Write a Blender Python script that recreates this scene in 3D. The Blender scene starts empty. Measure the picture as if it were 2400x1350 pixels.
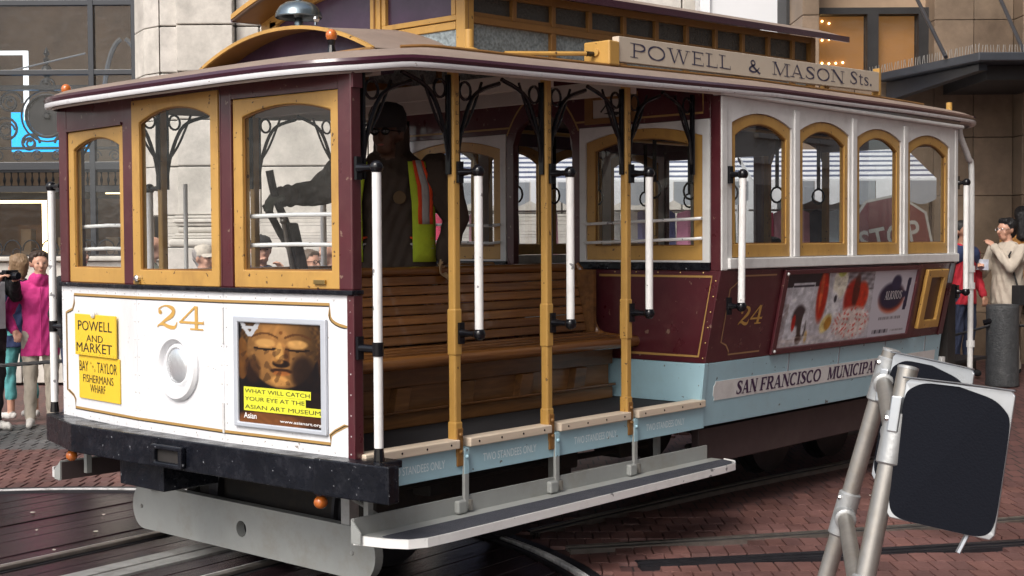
import bpy, bmesh, math, random
import numpy as np
from mathutils import Vector, Matrix, noise
random.seed(11)
R = math.radians
scene = bpy.context.scene
COL = scene.collection

# ------------------------------------------------------------------ camera, sky, sun, exposure
CAM = Vector((-3.86781, -4.35614, 1.66540))
YAW, PITCH, ROLL, FPX = 0.72723, -0.033594, -0.005178, 3147.74
Fv = Vector((math.cos(YAW)*math.cos(PITCH), math.sin(YAW)*math.cos(PITCH), math.sin(PITCH)))
Rv = Fv.cross(Vector((0, 0, 1))).normalized(); Uv = Rv.cross(Fv)
R2 = Rv*math.cos(ROLL)+Uv*math.sin(ROLL); U2 = -Rv*math.sin(ROLL)+Uv*math.cos(ROLL)
cd = bpy.data.cameras.new('camera'); cam = bpy.data.objects.new('camera', cd); COL.objects.link(cam)
cam.matrix_world = Matrix(((R2.x, U2.x, -Fv.x, CAM.x), (R2.y, U2.y, -Fv.y, CAM.y), (R2.z, U2.z, -Fv.z, CAM.z), (0, 0, 0, 1)))
cd.sensor_width = 36; cd.lens = FPX/2400*36; cd.clip_start = 0.1; cd.clip_end = 3000
scene.camera = cam
SUN_EL, SUN_AZ = R(46), R(193)          # azimuth measured from +X counter-clockwise, towards the sun
w = bpy.data.worlds.new('World'); scene.world = w; w.use_nodes = True
nt = w.node_tree; bgn = nt.nodes['Background']
sky = nt.nodes.new('ShaderNodeTexSky'); sky.sky_type = 'NISHITA'; sky.sun_disc = False
sky.sun_elevation = SUN_EL; sky.sun_rotation = math.pi/2-SUN_AZ; sky.dust_density = 4.0; sky.air_density = 1.0; sky.ozone_density = 0.6
hs = nt.nodes.new('ShaderNodeHueSaturation'); hs.inputs['Saturation'].default_value = 0.6
nt.links.new(sky.outputs[0], hs.inputs['Color']); nt.links.new(hs.outputs[0], bgn.inputs['Color'])
bgn.inputs['Strength'].default_value = 0.15
sd = bpy.data.lights.new('sun', 'SUN'); sd.energy = 1.15; sd.angle = R(24); sd.color = (1, .96, .9)
so = bpy.data.objects.new('sun', sd); COL.objects.link(so)
sdir = Vector((math.cos(SUN_EL)*math.cos(SUN_AZ), math.cos(SUN_EL)*math.sin(SUN_AZ), math.sin(SUN_EL)))
so.rotation_euler = (-sdir).to_track_quat('-Z', 'Y').to_euler(); so.location = (-8, -6, 12)
vs = scene.view_settings; vs.view_transform = 'Standard'; vs.look = 'None'; vs.gamma = 1; vs.use_curve_mapping = False
vs.exposure = 0.62

# ------------------------------------------------------------------ helpers
def srgb(r, g, b):
    return tuple((c/255/12.92 if c/255 < .04045 else ((c/255+.055)/1.055)**2.4) for c in (r, g, b))

MATS = {}
def mat(name, col, rough=.5, metal=0., var=.0, vscale=6., bump=0., bscale=40., coat=0., spec=.5, stretch=(1, 1, 1), dirt=None, dscale=2.0, damt=.5, emit=None, estr=0., rvar=.0, trans=0., chips=None):
    if name in MATS: return MATS[name]
    m = bpy.data.materials.new(name); m.use_nodes = True; n = m.node_tree; L = n.links
    p = n.nodes['Principled BSDF']
    p.inputs['Base Color'].default_value = (*col, 1); p.inputs['Roughness'].default_value = rough
    p.inputs['Metallic'].default_value = metal; p.inputs['Coat Weight'].default_value = coat
    p.inputs['Coat Roughness'].default_value = .12
    p.inputs['Specular IOR Level'].default_value = spec
    if trans: p.inputs['Transmission Weight'].default_value = trans
    if emit: p.inputs['Emission Color'].default_value = (*emit, 1); p.inputs['Emission Strength'].default_value = estr
    tc = n.nodes.new('ShaderNodeTexCoord'); mp = n.nodes.new('ShaderNodeMapping'); mp.inputs['Scale'].default_value = stretch
    L.new(tc.outputs['Object'], mp.inputs['Vector'])
    last = None
    if var:
        t = n.nodes.new('ShaderNodeTexNoise'); t.inputs['Scale'].default_value = vscale; t.inputs['Detail'].default_value = 6; t.inputs['Roughness'].default_value = .65
        L.new(mp.outputs[0], t.inputs['Vector'])
        mr = n.nodes.new('ShaderNodeMapRange'); mr.inputs['From Min'].default_value = .3; mr.inputs['From Max'].default_value = .7
        mr.inputs['To Min'].default_value = 1-var; mr.inputs['To Max'].default_value = 1+var*.6
        L.new(t.outputs['Fac'], mr.inputs['Value'])
        mx = n.nodes.new('ShaderNodeVectorMath'); mx.operation = 'SCALE'; mx.inputs[0].default_value = col
        L.new(mr.outputs[0], mx.inputs['Scale']); last = mx.outputs[0]
    if dirt:
        t = n.nodes.new('ShaderNodeTexNoise'); t.inputs['Scale'].default_value = dscale; t.inputs['Detail'].default_value = 9; t.inputs['Roughness'].default_value = .72
        L.new(mp.outputs[0], t.inputs['Vector'])
        mr = n.nodes.new('ShaderNodeMapRange'); mr.inputs['From Min'].default_value = .5; mr.inputs['From Max'].default_value = .72
        mr.inputs['To Max'].default_value = damt; L.new(t.outputs['Fac'], mr.inputs['Value'])
        mx = n.nodes.new('ShaderNodeMix'); mx.data_type = 'RGBA'
        L.new(mr.outputs[0], mx.inputs['Factor'])
        if last: L.new(last, mx.inputs['A'])
        else: mx.inputs['A'].default_value = (*col, 1)
        mx.inputs['B'].default_value = (*dirt, 1); last = mx.outputs['Result']
    if chips:
        t = n.nodes.new('ShaderNodeTexNoise'); t.inputs['Scale'].default_value = chips[1]; t.inputs['Detail'].default_value = 3
        L.new(tc.outputs['Object'], t.inputs['Vector'])
        mr = n.nodes.new('ShaderNodeMapRange'); mr.inputs['From Min'].default_value = chips[2]; mr.inputs['From Max'].default_value = chips[2]+.02; L.new(t.outputs['Fac'], mr.inputs['Value'])
        mx = n.nodes.new('ShaderNodeMix'); mx.data_type = 'RGBA'; L.new(mr.outputs[0], mx.inputs['Factor'])
        if last: L.new(last, mx.inputs['A'])
        else: mx.inputs['A'].default_value = (*col, 1)
        mx.inputs['B'].default_value = (*chips[0], 1); last = mx.outputs['Result']
    if last: L.new(last, p.inputs['Base Color'])
    if rvar:
        t = n.nodes.new('ShaderNodeTexNoise'); t.inputs['Scale'].default_value = 9; t.inputs['Detail'].default_value = 5
        L.new(mp.outputs[0], t.inputs['Vector'])
        mr = n.nodes.new('ShaderNodeMapRange'); mr.inputs['From Min'].default_value = .3; mr.inputs['From Max'].default_value = .7
        mr.inputs['To Min'].default_value = max(.03, rough-rvar); mr.inputs['To Max'].default_value = min(1, rough+rvar)
        L.new(t.outputs['Fac'], mr.inputs['Value']); L.new(mr.outputs[0], p.inputs['Roughness'])
    if bump:
        t = n.nodes.new('ShaderNodeTexNoise'); t.inputs['Scale'].default_value = bscale; t.inputs['Detail'].default_value = 5
        L.new(mp.outputs[0], t.inputs['Vector'])
        b = n.nodes.new('ShaderNodeBump'); b.inputs['Strength'].default_value = bump; b.inputs['Distance'].default_value = .02
        L.new(t.outputs['Fac'], b.inputs['Height']); L.new(b.outputs[0], p.inputs['Normal'])
    MATS[name] = m
    return m

def wood_mat(name, c1, c2, rough, stretch, scale=3.0, coat=0., bump=.15, spec=.5):
    m = bpy.data.materials.new(name); m.use_nodes = True; n = m.node_tree; L = n.links; p = n.nodes['Principled BSDF']
    p.inputs['Roughness'].default_value = rough; p.inputs['Coat Weight'].default_value = coat; p.inputs['Specular IOR Level'].default_value = spec
    tc = n.nodes.new('ShaderNodeTexCoord'); mp = n.nodes.new('ShaderNodeMapping'); mp.inputs['Scale'].default_value = stretch
    oi = n.nodes.new('ShaderNodeObjectInfo'); ad = n.nodes.new('ShaderNodeVectorMath'); ad.operation = 'ADD'
    cm = n.nodes.new('ShaderNodeCombineXYZ'); ml = n.nodes.new('ShaderNodeMath'); ml.operation = 'MULTIPLY'; ml.inputs[1].default_value = 37.
    L.new(oi.outputs['Random'], ml.inputs[0]); L.new(ml.outputs[0], cm.inputs[0]); L.new(ml.outputs[0], cm.inputs[1])
    L.new(tc.outputs['Object'], ad.inputs[0]); L.new(cm.outputs[0], ad.inputs[1]); L.new(ad.outputs[0], mp.inputs['Vector'])
    t = n.nodes.new('ShaderNodeTexNoise'); t.inputs['Scale'].default_value = scale; t.inputs['Detail'].default_value = 8; t.inputs['Roughness'].default_value = .7; t.inputs['Distortion'].default_value = .6
    L.new(mp.outputs[0], t.inputs['Vector'])
    cr = n.nodes.new('ShaderNodeValToRGB'); cr.color_ramp.elements[0].position = .3; cr.color_ramp.elements[1].position = .7
    cr.color_ramp.elements[0].color = (*c1, 1); cr.color_ramp.elements[1].color = (*c2, 1)
    L.new(t.outputs['Fac'], cr.inputs['Fac'])
    hv = n.nodes.new('ShaderNodeHueSaturation'); mr = n.nodes.new('ShaderNodeMapRange'); mr.inputs['To Min'].default_value = .72; mr.inputs['To Max'].default_value = 1.2
    L.new(oi.outputs['Random'], mr.inputs['Value']); L.new(mr.outputs[0], hv.inputs['Value']); L.new(cr.outputs[0], hv.inputs['Color'])
    L.new(hv.outputs[0], p.inputs['Base Color'])
    b = n.nodes.new('ShaderNodeBump'); b.inputs['Strength'].default_value = bump; b.inputs['Distance'].default_value = .01
    L.new(t.outputs['Fac'], b.inputs['Height']); L.new(b.outputs[0], p.inputs['Normal'])
    MATS[name] = m
    return m

def piece_mat(name, cols, rough=.75, bump=.25, bscale=30, spec=.4, rvar=.15, blotch=.62):
    """bricks / stones: colour differs from piece to piece (object random + island random)"""
    m = bpy.data.materials.new(name); m.use_nodes = True; n = m.node_tree; L = n.links; p = n.nodes['Principled BSDF']
    p.inputs['Specular IOR Level'].default_value = spec
    oi = n.nodes.new('ShaderNodeObjectInfo'); ge = n.nodes.new('ShaderNodeNewGeometry')
    a = n.nodes.new('ShaderNodeMath'); a.operation = 'ADD'; f = n.nodes.new('ShaderNodeMath'); f.operation = 'FRACT'
    L.new(oi.outputs['Random'], a.inputs[0]); L.new(ge.outputs['Random Per Island'], a.inputs[1]); L.new(a.outputs[0], f.inputs[0])
    cr = n.nodes.new('ShaderNodeValToRGB'); cr.color_ramp.interpolation = 'LINEAR'
    while len(cr.color_ramp.elements) < len(cols): cr.color_ramp.elements.new(.5)
    for i, c in enumerate(cols):
        cr.color_ramp.elements[i].position = i/(len(cols)-1); cr.color_ramp.elements[i].color = (*c, 1)
    L.new(f.outputs[0], cr.inputs['Fac'])
    ns = n.nodes.new('ShaderNodeTexNoise'); ns.inputs['Scale'].default_value = 3.; ns.inputs['Detail'].default_value = 10; ns.inputs['Roughness'].default_value = .75
    L.new(ge.outputs['Position'], ns.inputs['Vector'])
    mr = n.nodes.new('ShaderNodeMapRange'); mr.inputs['From Min'].default_value = .3; mr.inputs['From Max'].default_value = .7; mr.inputs['To Min'].default_value = .7; mr.inputs['To Max'].default_value = 1.2
    L.new(ns.outputs['Fac'], mr.inputs['Value'])
    nb = n.nodes.new('ShaderNodeTexNoise'); nb.inputs['Scale'].default_value = .9; nb.inputs['Detail'].default_value = 6; nb.inputs['Roughness'].default_value = .6; L.new(ge.outputs['Position'], nb.inputs['Vector'])
    mb2 = n.nodes.new('ShaderNodeMapRange'); mb2.inputs['From Min'].default_value = .35; mb2.inputs['From Max'].default_value = .6; mb2.inputs['To Min'].default_value = blotch; mb2.inputs['To Max'].default_value = 1.08; L.new(nb.outputs['Fac'], mb2.inputs['Value'])
    mm = n.nodes.new('ShaderNodeMath'); mm.operation = 'MULTIPLY'; L.new(mr.outputs[0], mm.inputs[0]); L.new(mb2.outputs[0], mm.inputs[1])
    sc = n.nodes.new('ShaderNodeVectorMath'); sc.operation = 'SCALE'; L.new(cr.outputs[0], sc.inputs[0]); L.new(mm.outputs[0], sc.inputs['Scale'])
    L.new(sc.outputs[0], p.inputs['Base Color'])
    rr = n.nodes.new('ShaderNodeMapRange'); rr.inputs['From Min'].default_value = .3; rr.inputs['From Max'].default_value = .7
    rr.inputs['To Min'].default_value = rough-rvar; rr.inputs['To Max'].default_value = rough+rvar
    L.new(ns.outputs['Fac'], rr.inputs['Value']); L.new(rr.outputs[0], p.inputs['Roughness'])
    n2 = n.nodes.new('ShaderNodeTexNoise'); n2.inputs['Scale'].default_value = bscale; n2.inputs['Detail'].default_value = 6
    L.new(ge.outputs['Position'], n2.inputs['Vector'])
    b = n.nodes.new('ShaderNodeBump'); b.inputs['Strength'].default_value = bump; b.inputs['Distance'].default_value = .01
    L.new(n2.outputs['Fac'], b.inputs['Height']); L.new(b.outputs[0], p.inputs['Normal'])
    MATS[name] = m
    return m

def glass_mat(name, tint=(.93, .95, .95), refl=1.0, rough=.0, base=.05, dust_haze=.07):
    m = bpy.data.materials.new(name); m.use_nodes = True; n = m.node_tree; L = n.links
    n.nodes.remove(n.nodes['Principled BSDF']); out = n.nodes['Material Output']
    tr = n.nodes.new('ShaderNodeBsdfTransparent'); tr.inputs[0].default_value = (*tint, 1)
    gl = n.nodes.new('ShaderNodeBsdfGlossy'); gl.inputs['Roughness'].default_value = rough
    lw = n.nodes.new('ShaderNodeLayerWeight'); lw.inputs['Blend'].default_value = .5
    pw = n.nodes.new('ShaderNodeMath'); pw.operation = 'POWER'; pw.inputs[1].default_value = 5
    ma = n.nodes.new('ShaderNodeMath'); ma.operation = 'MULTIPLY_ADD'; ma.inputs[1].default_value = .9*refl; ma.inputs[2].default_value = base
    L.new(lw.outputs['Facing'], pw.inputs[0]); L.new(pw.outputs[0], ma.inputs[0])
    mx = n.nodes.new('ShaderNodeMixShader'); L.new(ma.outputs[0], mx.inputs[0]); L.new(tr.outputs[0], mx.inputs[1]); L.new(gl.outputs[0], mx.inputs[2])
    # dusty smeared film; its pale haze stands in for missing reflections
    df = n.nodes.new('ShaderNodeBsdfDiffuse'); df.inputs[0].default_value = (.55, .55, .54, 1)
    ge = n.nodes.new('ShaderNodeNewGeometry'); mp = n.nodes.new('ShaderNodeMapping'); mp.inputs['Scale'].default_value = (1.5, 1.5, 4); L.new(ge.outputs['Position'], mp.inputs['Vector'])
    ns = n.nodes.new('ShaderNodeTexNoise'); ns.inputs['Scale'].default_value = 5; ns.inputs['Detail'].default_value = 7; ns.inputs['Roughness'].default_value = .7; L.new(mp.outputs[0], ns.inputs['Vector'])
    mr = n.nodes.new('ShaderNodeMapRange'); mr.inputs['From Min'].default_value = .42; mr.inputs['From Max'].default_value = .75; mr.inputs['To Min'].default_value = dust_haze*.25; mr.inputs['To Max'].default_value = dust_haze; L.new(ns.outputs['Fac'], mr.inputs['Value'])
    m2 = n.nodes.new('ShaderNodeMixShader'); L.new(mr.outputs[0], m2.inputs[0]); L.new(mx.outputs[0], m2.inputs[1]); L.new(df.outputs[0], m2.inputs[2])
    L.new(m2.outputs[0], out.inputs['Surface']); MATS[name] = m
    return m

def obscure_mat(name, c1, c2):
    m = mat(name, c1, rough=.25, spec=.6); n = m.node_tree; L = n.links; p = n.nodes['Principled BSDF']
    g = n.nodes.new('ShaderNodeNewGeometry'); t = n.nodes.new('ShaderNodeTexNoise'); t.inputs['Scale'].default_value = 60; t.inputs['Detail'].default_value = 4
    L.new(g.outputs['Position'], t.inputs['Vector']); cr = n.nodes.new('ShaderNodeValToRGB')
    cr.color_ramp.elements[0].position = .35; cr.color_ramp.elements[1].position = .7
    cr.color_ramp.elements[0].color = (*c1, 1); cr.color_ramp.elements[1].color = (*c2, 1)
    L.new(t.outputs['Fac'], cr.inputs[0]); L.new(cr.outputs[0], p.inputs['Base Color'])
    b = n.nodes.new('ShaderNodeBump'); b.inputs['Strength'].default_value = .6; b.inputs['Distance'].default_value = .01
    L.new(t.outputs['Fac'], b.inputs['Height']); L.new(b.outputs[0], p.inputs['Normal'])
    return m

def vcol_mat(name, rough=.45, spec=.4):
    m = mat(name, (.5, .5, .5), rough=rough, spec=spec); n = m.node_tree
    a = n.nodes.new('ShaderNodeVertexColor'); a.layer_name = 'print'
    n.links.new(a.outputs['Color'], n.nodes['Principled BSDF'].inputs['Base Color'])
    return m

class Fr:
    """a local frame: origin o, axes u (right), v (up), n (towards the viewer)"""
    def __init__(s, o, u, v, n=None):
        s.o = Vector(o); s.u = Vector(u).normalized(); s.v = Vector(v).normalized(); s.n = Vector(n).normalized() if n else s.u.cross(s.v)
    def __call__(s, a, b, c=0.): return s.o+s.u*a+s.v*b+s.n*c
ID = Fr((0, 0, 0), (1, 0, 0), (0, 1, 0), (0, 0, 1))

class MB:
    def __init__(s, fr=ID): s.v = []; s.f = []; s.fr = fr
    def add(s, vs, fs):
        k = len(s.v); s.v += [s.fr(*p) for p in vs]; s.f += [tuple(i+k for i in f) for f in fs]; return s
    def box(s, x0, x1, y0, y1, z0, z1):
        return s.add([(x0, y0, z0), (x1, y0, z0), (x1, y1, z0), (x0, y1, z0), (x0, y0, z1), (x1, y0, z1), (x1, y1, z1), (x0, y1, z1)],
                     [(0, 3, 2, 1), (4, 5, 6, 7), (0, 1, 5, 4), (1, 2, 6, 5), (2, 3, 7, 6), (3, 0, 4, 7)])
    def hexa(s, p):   # 8 points, bottom ring then top ring
        return s.add(p, [(0, 3, 2, 1), (4, 5, 6, 7), (0, 1, 5, 4), (1, 2, 6, 5), (2, 3, 7, 6), (3, 0, 4, 7)])
    def prism(s, poly, n0, n1):   # poly in (a,b), extruded along third axis
        k = len(poly); vs = [(a, b, n0) for a, b in poly]+[(a, b, n1) for a, b in poly]
        return s.add(vs, [tuple(range(k-1, -1, -1)), tuple(range(k, 2*k))]+[(i, (i+1) % k, k+(i+1) % k, k+i) for i in range(k)])
    def ring(s, inner, outer, n0, n1):   # frame between two contours of equal length
        k = len(inner); vs = [(a, b, n1) for a, b in inner]+[(a, b, n1) for a, b in outer]+[(a, b, n0) for a, b in inner]+[(a, b, n0) for a, b in outer]
        fs = []
        for i in range(k):
            j = (i+1) % k
            fs += [(i, k+i, k+j, j), (2*k+i, 2*k+j, 3*k+j, 3*k+i), (k+i, 3*k+i, 3*k+j, k+j), (i, j, 2*k+j, 2*k+i)]
        return s.add(vs, fs)
    def tube(s, pts, r, n=10, cap=True, closed=False):
        pts = [Vector(p) for p in pts]; rs = r if isinstance(r, (list, tuple)) else [r]*len(pts)
        vs = []; fs = []; prev = None; m = len(pts)
        for i, p in enumerate(pts):
            if closed: t = (pts[(i+1) % m]-pts[i-1]).normalized()
            else: t = (pts[min(i+1, m-1)]-pts[max(i-1, 0)]).normalized()
            if prev is None:
                a = Vector((0, 0, 1)) if abs(t.z) < .9 else Vector((1, 0, 0)); e1 = t.cross(a).normalized()
            else: e1 = (prev-t*prev.dot(t)).normalized()
            prev = e1; e2 = t.cross(e1)
            vs += [tuple(p+(e1*math.cos(2*math.pi*k/n)+e2*math.sin(2*math.pi*k/n))*rs[i]) for k in range(n)]
        for i in range(m if closed else m-1):
            j = (i+1) % m
            fs += [(i*n+k, i*n+(k+1) % n, j*n+(k+1) % n, j*n+k) for k in range(n)]
        if cap and not closed: fs += [tuple(range(n-1, -1, -1)), tuple((m-1)*n+k for k in range(n))]
        return s.add(vs, fs)
    def lathe(s, prof, c, axis=(0, 0, 1), n=20, cap=True):   # prof: (radius, height)
        ax = Vector(axis).normalized(); a = Vector((1, 0, 0)) if abs(ax.x) < .9 else Vector((0, 1, 0))
        e1 = ax.cross(a).normalized(); e2 = ax.cross(e1); c = Vector(c); vs = []; fs = []
        for r, h in prof: vs += [tuple(c+ax*h+(e1*math.cos(2*math.pi*k/n)+e2*math.sin(2*math.pi*k/n))*r) for k in range(n)]
        m = len(prof)
        for i in range(m-1): fs += [(i*n+k, i*n+(k+1) % n, (i+1)*n+(k+1) % n, (i+1)*n+k) for k in range(n)]
        if cap: fs += [tuple(range(n-1, -1, -1)), tuple((m-1)*n+k for k in range(n))]
        return s.add(vs, fs)
    def ball(s, c, r, n=12):
        sc = r if isinstance(r, (tuple, list)) else (r, r, r); vs = []; fs = []; m = n//2
        for i in range(1, m):
            th = math.pi*i/m
            vs += [(c[0]+sc[0]*math.sin(th)*math.cos(2*math.pi*k/n), c[1]+sc[1]*math.sin(th)*math.sin(2*math.pi*k/n), c[2]+sc[2]*math.cos(th)) for k in range(n)]
        t = len(vs); vs += [(c[0], c[1], c[2]+sc[2]), (c[0], c[1], c[2]-sc[2])]
        for i in range(m-2): fs += [(i*n+k, (i+1)*n+k, (i+1)*n+(k+1) % n, i*n+(k+1) % n) for k in range(n)]
        fs += [(t, k, (k+1) % n) for k in range(n)]+[(t+1, (m-2)*n+(k+1) % n, (m-2)*n+k) for k in range(n)]
        return s.add(vs, fs)
    def poly(s, pts, c=0.):
        return s.add([(a, b, c) for a, b in pts], [tuple(range(len(pts)))])
    def ribbon(s, pts, c=0., closed=False):   # pts (a,b,width) in frame plane
        m = len(pts); vs = []; fs = []
        for i in range(m):
            if closed: q, p_ = pts[(i+1) % m], pts[i-1]
            else: q, p_ = pts[min(i+1, m-1)], pts[max(i-1, 0)]
            dx, dy = q[0]-p_[0], q[1]-p_[1]; l = math.hypot(dx, dy) or 1; nx, ny = -dy/l, dx/l
            h = pts[i][2]/2; vs += [(pts[i][0]+nx*h, pts[i][1]+ny*h, c), (pts[i][0]-nx*h, pts[i][1]-ny*h, c)]
        for i in range(m if closed else m-1):
            j = (i+1) % m; fs.append((2*i, 2*i+1, 2*j+1, 2*j))
        return s.add(vs, fs)
    def build(s, name, m, parent=None, bev=0., smooth=False, seg=2):
        me = bpy.data.meshes.new(name); me.from_pydata([tuple(v) for v in s.v], [], s.f); me.update()
        bm = bmesh.new(); bm.from_mesh(me); bmesh.ops.recalc_face_normals(bm, faces=bm.faces); bm.to_mesh(me); bm.free()
        o = bpy.data.objects.new(name, me); COL.objects.link(o)
        if m: me.materials.append(MATS[m] if isinstance(m, str) else m)
        if smooth:
            for p in me.polygons: p.use_smooth = True
            try: me.set_sharp_from_angle(angle=R(40))
            except Exception: pass
        if bev:
            b = o.modifiers.new('bevel', 'BEVEL'); b.width = bev; b.segments = seg; b.limit_method = 'ANGLE'; b.angle_limit = R(35)
        if parent is not None: adopt(o, parent)
        return o
ORG = {}
def adopt(o, parent):
    o.parent = parent
    if parent.name in ORG: o.matrix_parent_inverse = Matrix.Translation(ORG[parent.name]).inverted()
    return o
def thing(name, label, cat, loc=(0, 0, 0), group=None):
    o = bpy.data.objects.new(name, None); COL.objects.link(o); o.location = loc; o.empty_display_size = .2
    ORG[o.name] = Vector(loc); tag(o, label, cat, group)
    return o
def tag(o, label, cat, group=None):
    o['label'] = label; o['category'] = cat
    if group: o['group'] = group
    return o
def copy_tree(o, parent, fn=None):
    c = o.copy(); COL.objects.link(c); c.parent = parent
    if fn: fn(c)
    for ch in list(o.children):
        if ch is not c and not ch.name.startswith(('lettering', 'number')): copy_tree(ch, c)
    return c
def mirror(o, parent):     # far-side twin of a car part (the car is symmetric about y = 1.2)
    def fn(c): c.scale.y = -1; c.location.y = 2.4
    return copy_tree(o, parent, fn)
def spline(pts, n=6, closed=False):
    out = []; m = len(pts); P = [Vector(p) for p in pts]
    for i in range(m if closed else m-1):
        p0, p1, p2, p3 = (P[i-1] if (closed or i > 0) else P[i]), P[i], P[(i+1) % m], (P[(i+2) % m] if (closed or i+2 < m) else P[(i+1) % m])
        for k in range(n):
            t = k/n; out.append(tuple(.5*((2*p1)+(p2-p0)*t+(2*p0-5*p1+4*p2-p3)*t*t+(3*p1-p0-3*p2+p3)*t**3)))
    if not closed: out.append(tuple(P[-1]))
    return out

# ------------------------------------------------------------------ lettering
def arcp(cx, cy, rx, ry, a0, a1, w0, w1=None, n=14):
    out = []
    for i in range(n+1):
        t = i/n; a = R(a0+(a1-a0)*t); ww = w0 if w1 is None else w0+(w1-w0)*abs(math.cos(a))
        out.append((cx+rx*math.cos(a), cy+ry*math.sin(a), ww))
    return out
T, H = .17, .07      # thick and thin strokes
def stem(x, t=T, y0=0, y1=1, s0=True, s1=True):
    o = [[(x, y0, t), (x, y1, t)]]
    if s0: o.append([(x-t*.5-.1, y0+.025, .05), (x+t*.5+.1, y0+.025, .05)])
    if s1: o.append([(x-t*.5-.1, y1-.025, .05), (x+t*.5+.1, y1-.025, .05)])
    return o
GL = {
 'P': (.78, stem(.2)+[[(.2, .965, H), (.45, .965, H)]+arcp(.45, .73, .24, .235, 90, -90, H, T, 10)+[(.2, .495, H)]]),
 'O': (.98, [arcp(.48, .5, .38, .465, 0, 360, H, T, 28)]),
 'W': (1.2, [[(.14, 1, T), (.38, 0, T)], [(.38, 0, H), (.6, 1, H)], [(.6, 1, T), (.82, 0, T)], [(.82, 0, H), (1.04, 1, H)], [(.0, .975, .05), (.3, .975, .05)], [(.48, .975, .05), (.74, .975, .05)], [(.92, .975, .05), (1.18, .975, .05)]]),
 'E': (.76, stem(.2, s0=False, s1=False)+[[(.06, .965, H), (.66, .965, H)], [(.06, .035, H), (.68, .035, H)], [(.2, .52, H), (.5, .52, H)], [(.63, 1, .05), (.63, .78, .05)], [(.66, 0, .05), (.66, .24, .05)], [(.5, .64, .05), (.5, .4, .05)]]),
 'L': (.72, stem(.2, s0=False)+[[(.06, .035, H), (.66, .035, H)], [(.64, 0, .05), (.64, .27, .05)]]),
 'M': (1.12, stem(.16, H)+stem(.92)+[[(.18, 1, T), (.5, .05, T)], [(.5, .05, H), (.86, 1, H)]]),
 'A': (.92, [[(.14, 0, H), (.42, 1, H)], [(.42, 1, T), (.74, 0, T)], [(.24, .32, H), (.64, .32, H)], [(.0, .025, .05), (.28, .025, .05)], [(.56, .025, .05), (.92, .025, .05)]]),
 'S': (.74, [spline([(.62, .74, .06), (.5, .93, .08), (.3, .95, .09), (.14, .78, .16), (.32, .56, .18), (.54, .38, .18), (.58, .2, .15), (.4, .05, .08), (.2, .07, .08), (.08, .26, .06)], 5), [(.62, .7, .05), (.62, .98, .05)], [(.08, .02, .05), (.08, .3, .05)]]),
 'N': (.96, stem(.16, H)+stem(.8, H)+[[(.16, 1, T), (.8, 0, T)]]),
 '&': (.92, [spline([(.82, .45, .06), (.6, .12, .1), (.34, .03, .12), (.12, .2, .16), (.28, .46, .13), (.5, .66, .12), (.44, .92, .09), (.28, .9, .1), (.24, .7, .14), (.48, .35, .16), (.78, .03, .14), (.9, .02, .06)], 6)]),
 't': (.46, [[(.2, .08, .15), (.2, .85, .13)], [(.05, .64, H), (.4, .64, H)], [(.2, .05, .1), (.4, .05, .06)]]),
 's': (.5, [[(x*.68, y*.66, w*.8) for x, y, w in spline([(.62, .74, .07), (.5, .93, .09), (.3, .95, .1), (.14, .78, .17), (.32, .56, .18), (.54, .38, .18), (.58, .2, .16), (.4, .05, .09), (.2, .07, .09), (.08, .26, .07)], 5)]]),
 '.': (.26, [[(.06, .08, .16), (.2, .08, .16)]]),
 "'": (.2, [[(.1, .98, .12), (.07, .72, .04)]]),
 'F': (.72, stem(.2, s1=False)+[[(.06, .965, H), (.66, .965, H)], [(.2, .5, H), (.5, .5, H)], [(.63, 1, .05), (.63, .76, .05)], [(.5, .62, .05), (.5, .38, .05)]]),
 'R': (.86, stem(.2)+[[(.2, .965, H), (.42, .965, H)]+arcp(.42, .74, .22, .225, 90, -90, H, T, 10)+[(.2, .515, H)], [(.42, .5, .14), (.7, .03, .14), (.84, .03, .06)]]),
 'C': (.86, [arcp(.46, .5, .36, .465, 48, 312, H, T, 22), [(.7, .72, .05), (.7, .98, .05)]]),
 'I': (.44, stem(.22)),
 'T': (.8, stem(.4, s1=False)+[[(.06, .965, H), (.74, .965, H)], [(.08, 1, .05), (.08, .74, .05)], [(.72, 1, .05), (.72, .74, .05)]]),
 'U': (.92, stem(.2, s0=False, y0=.3)+stem(.74, H, s0=False, y0=.3)+[[(.2, .32, T)]+arcp(.47, .3, .27, .265, 180, 360, H, T, 10)]),
 '2': (.86, [spline([(.17, .66, .17), (.16, .84, .07), (.4, .965, .07), (.66, .82, .22), (.62, .58, .22), (.36, .33, .13), (.12, .1, .06), (.08, .02, .05)], 6), spline([(.09, .1, .05), (.28, .17, .13), (.52, .06, .17), (.72, .07, .13), (.8, .3, .04)], 5), arcp(.19, .68, .045, .045, 0, 360, .09, None, 10)]),
 '4': (.9, [[(.62, .02, .22), (.62, 1, .22)], [(.58, .97, .09), (.06, .31, .09)], [(.02, .3, .1), (.88, .3, .1)], [(.4, .03, .07), (.86, .03, .07)], [(.87, .24, .04), (.87, .4, .04)]]),
 ' ': (.42, [])}
def serif_text(mb, s, u0, u1, v0, h, c, slant=0., vfun=None, wsc=1.):
    tot = sum(GL[ch][0] for ch in s); k = (u1-u0)/tot; x = u0
    for ch in s:
        wd, st = GL[ch]
        for i, pts in enumerate(st):
            mb.ribbon([(x+p[0]*k+slant*p[1]*h, (v0+(vfun(x) if vfun else 0))+p[1]*h, p[2]*min(k, h)*wsc) for p in pts], c+.00025*i)
        x += wd*k
    return mb
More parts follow.
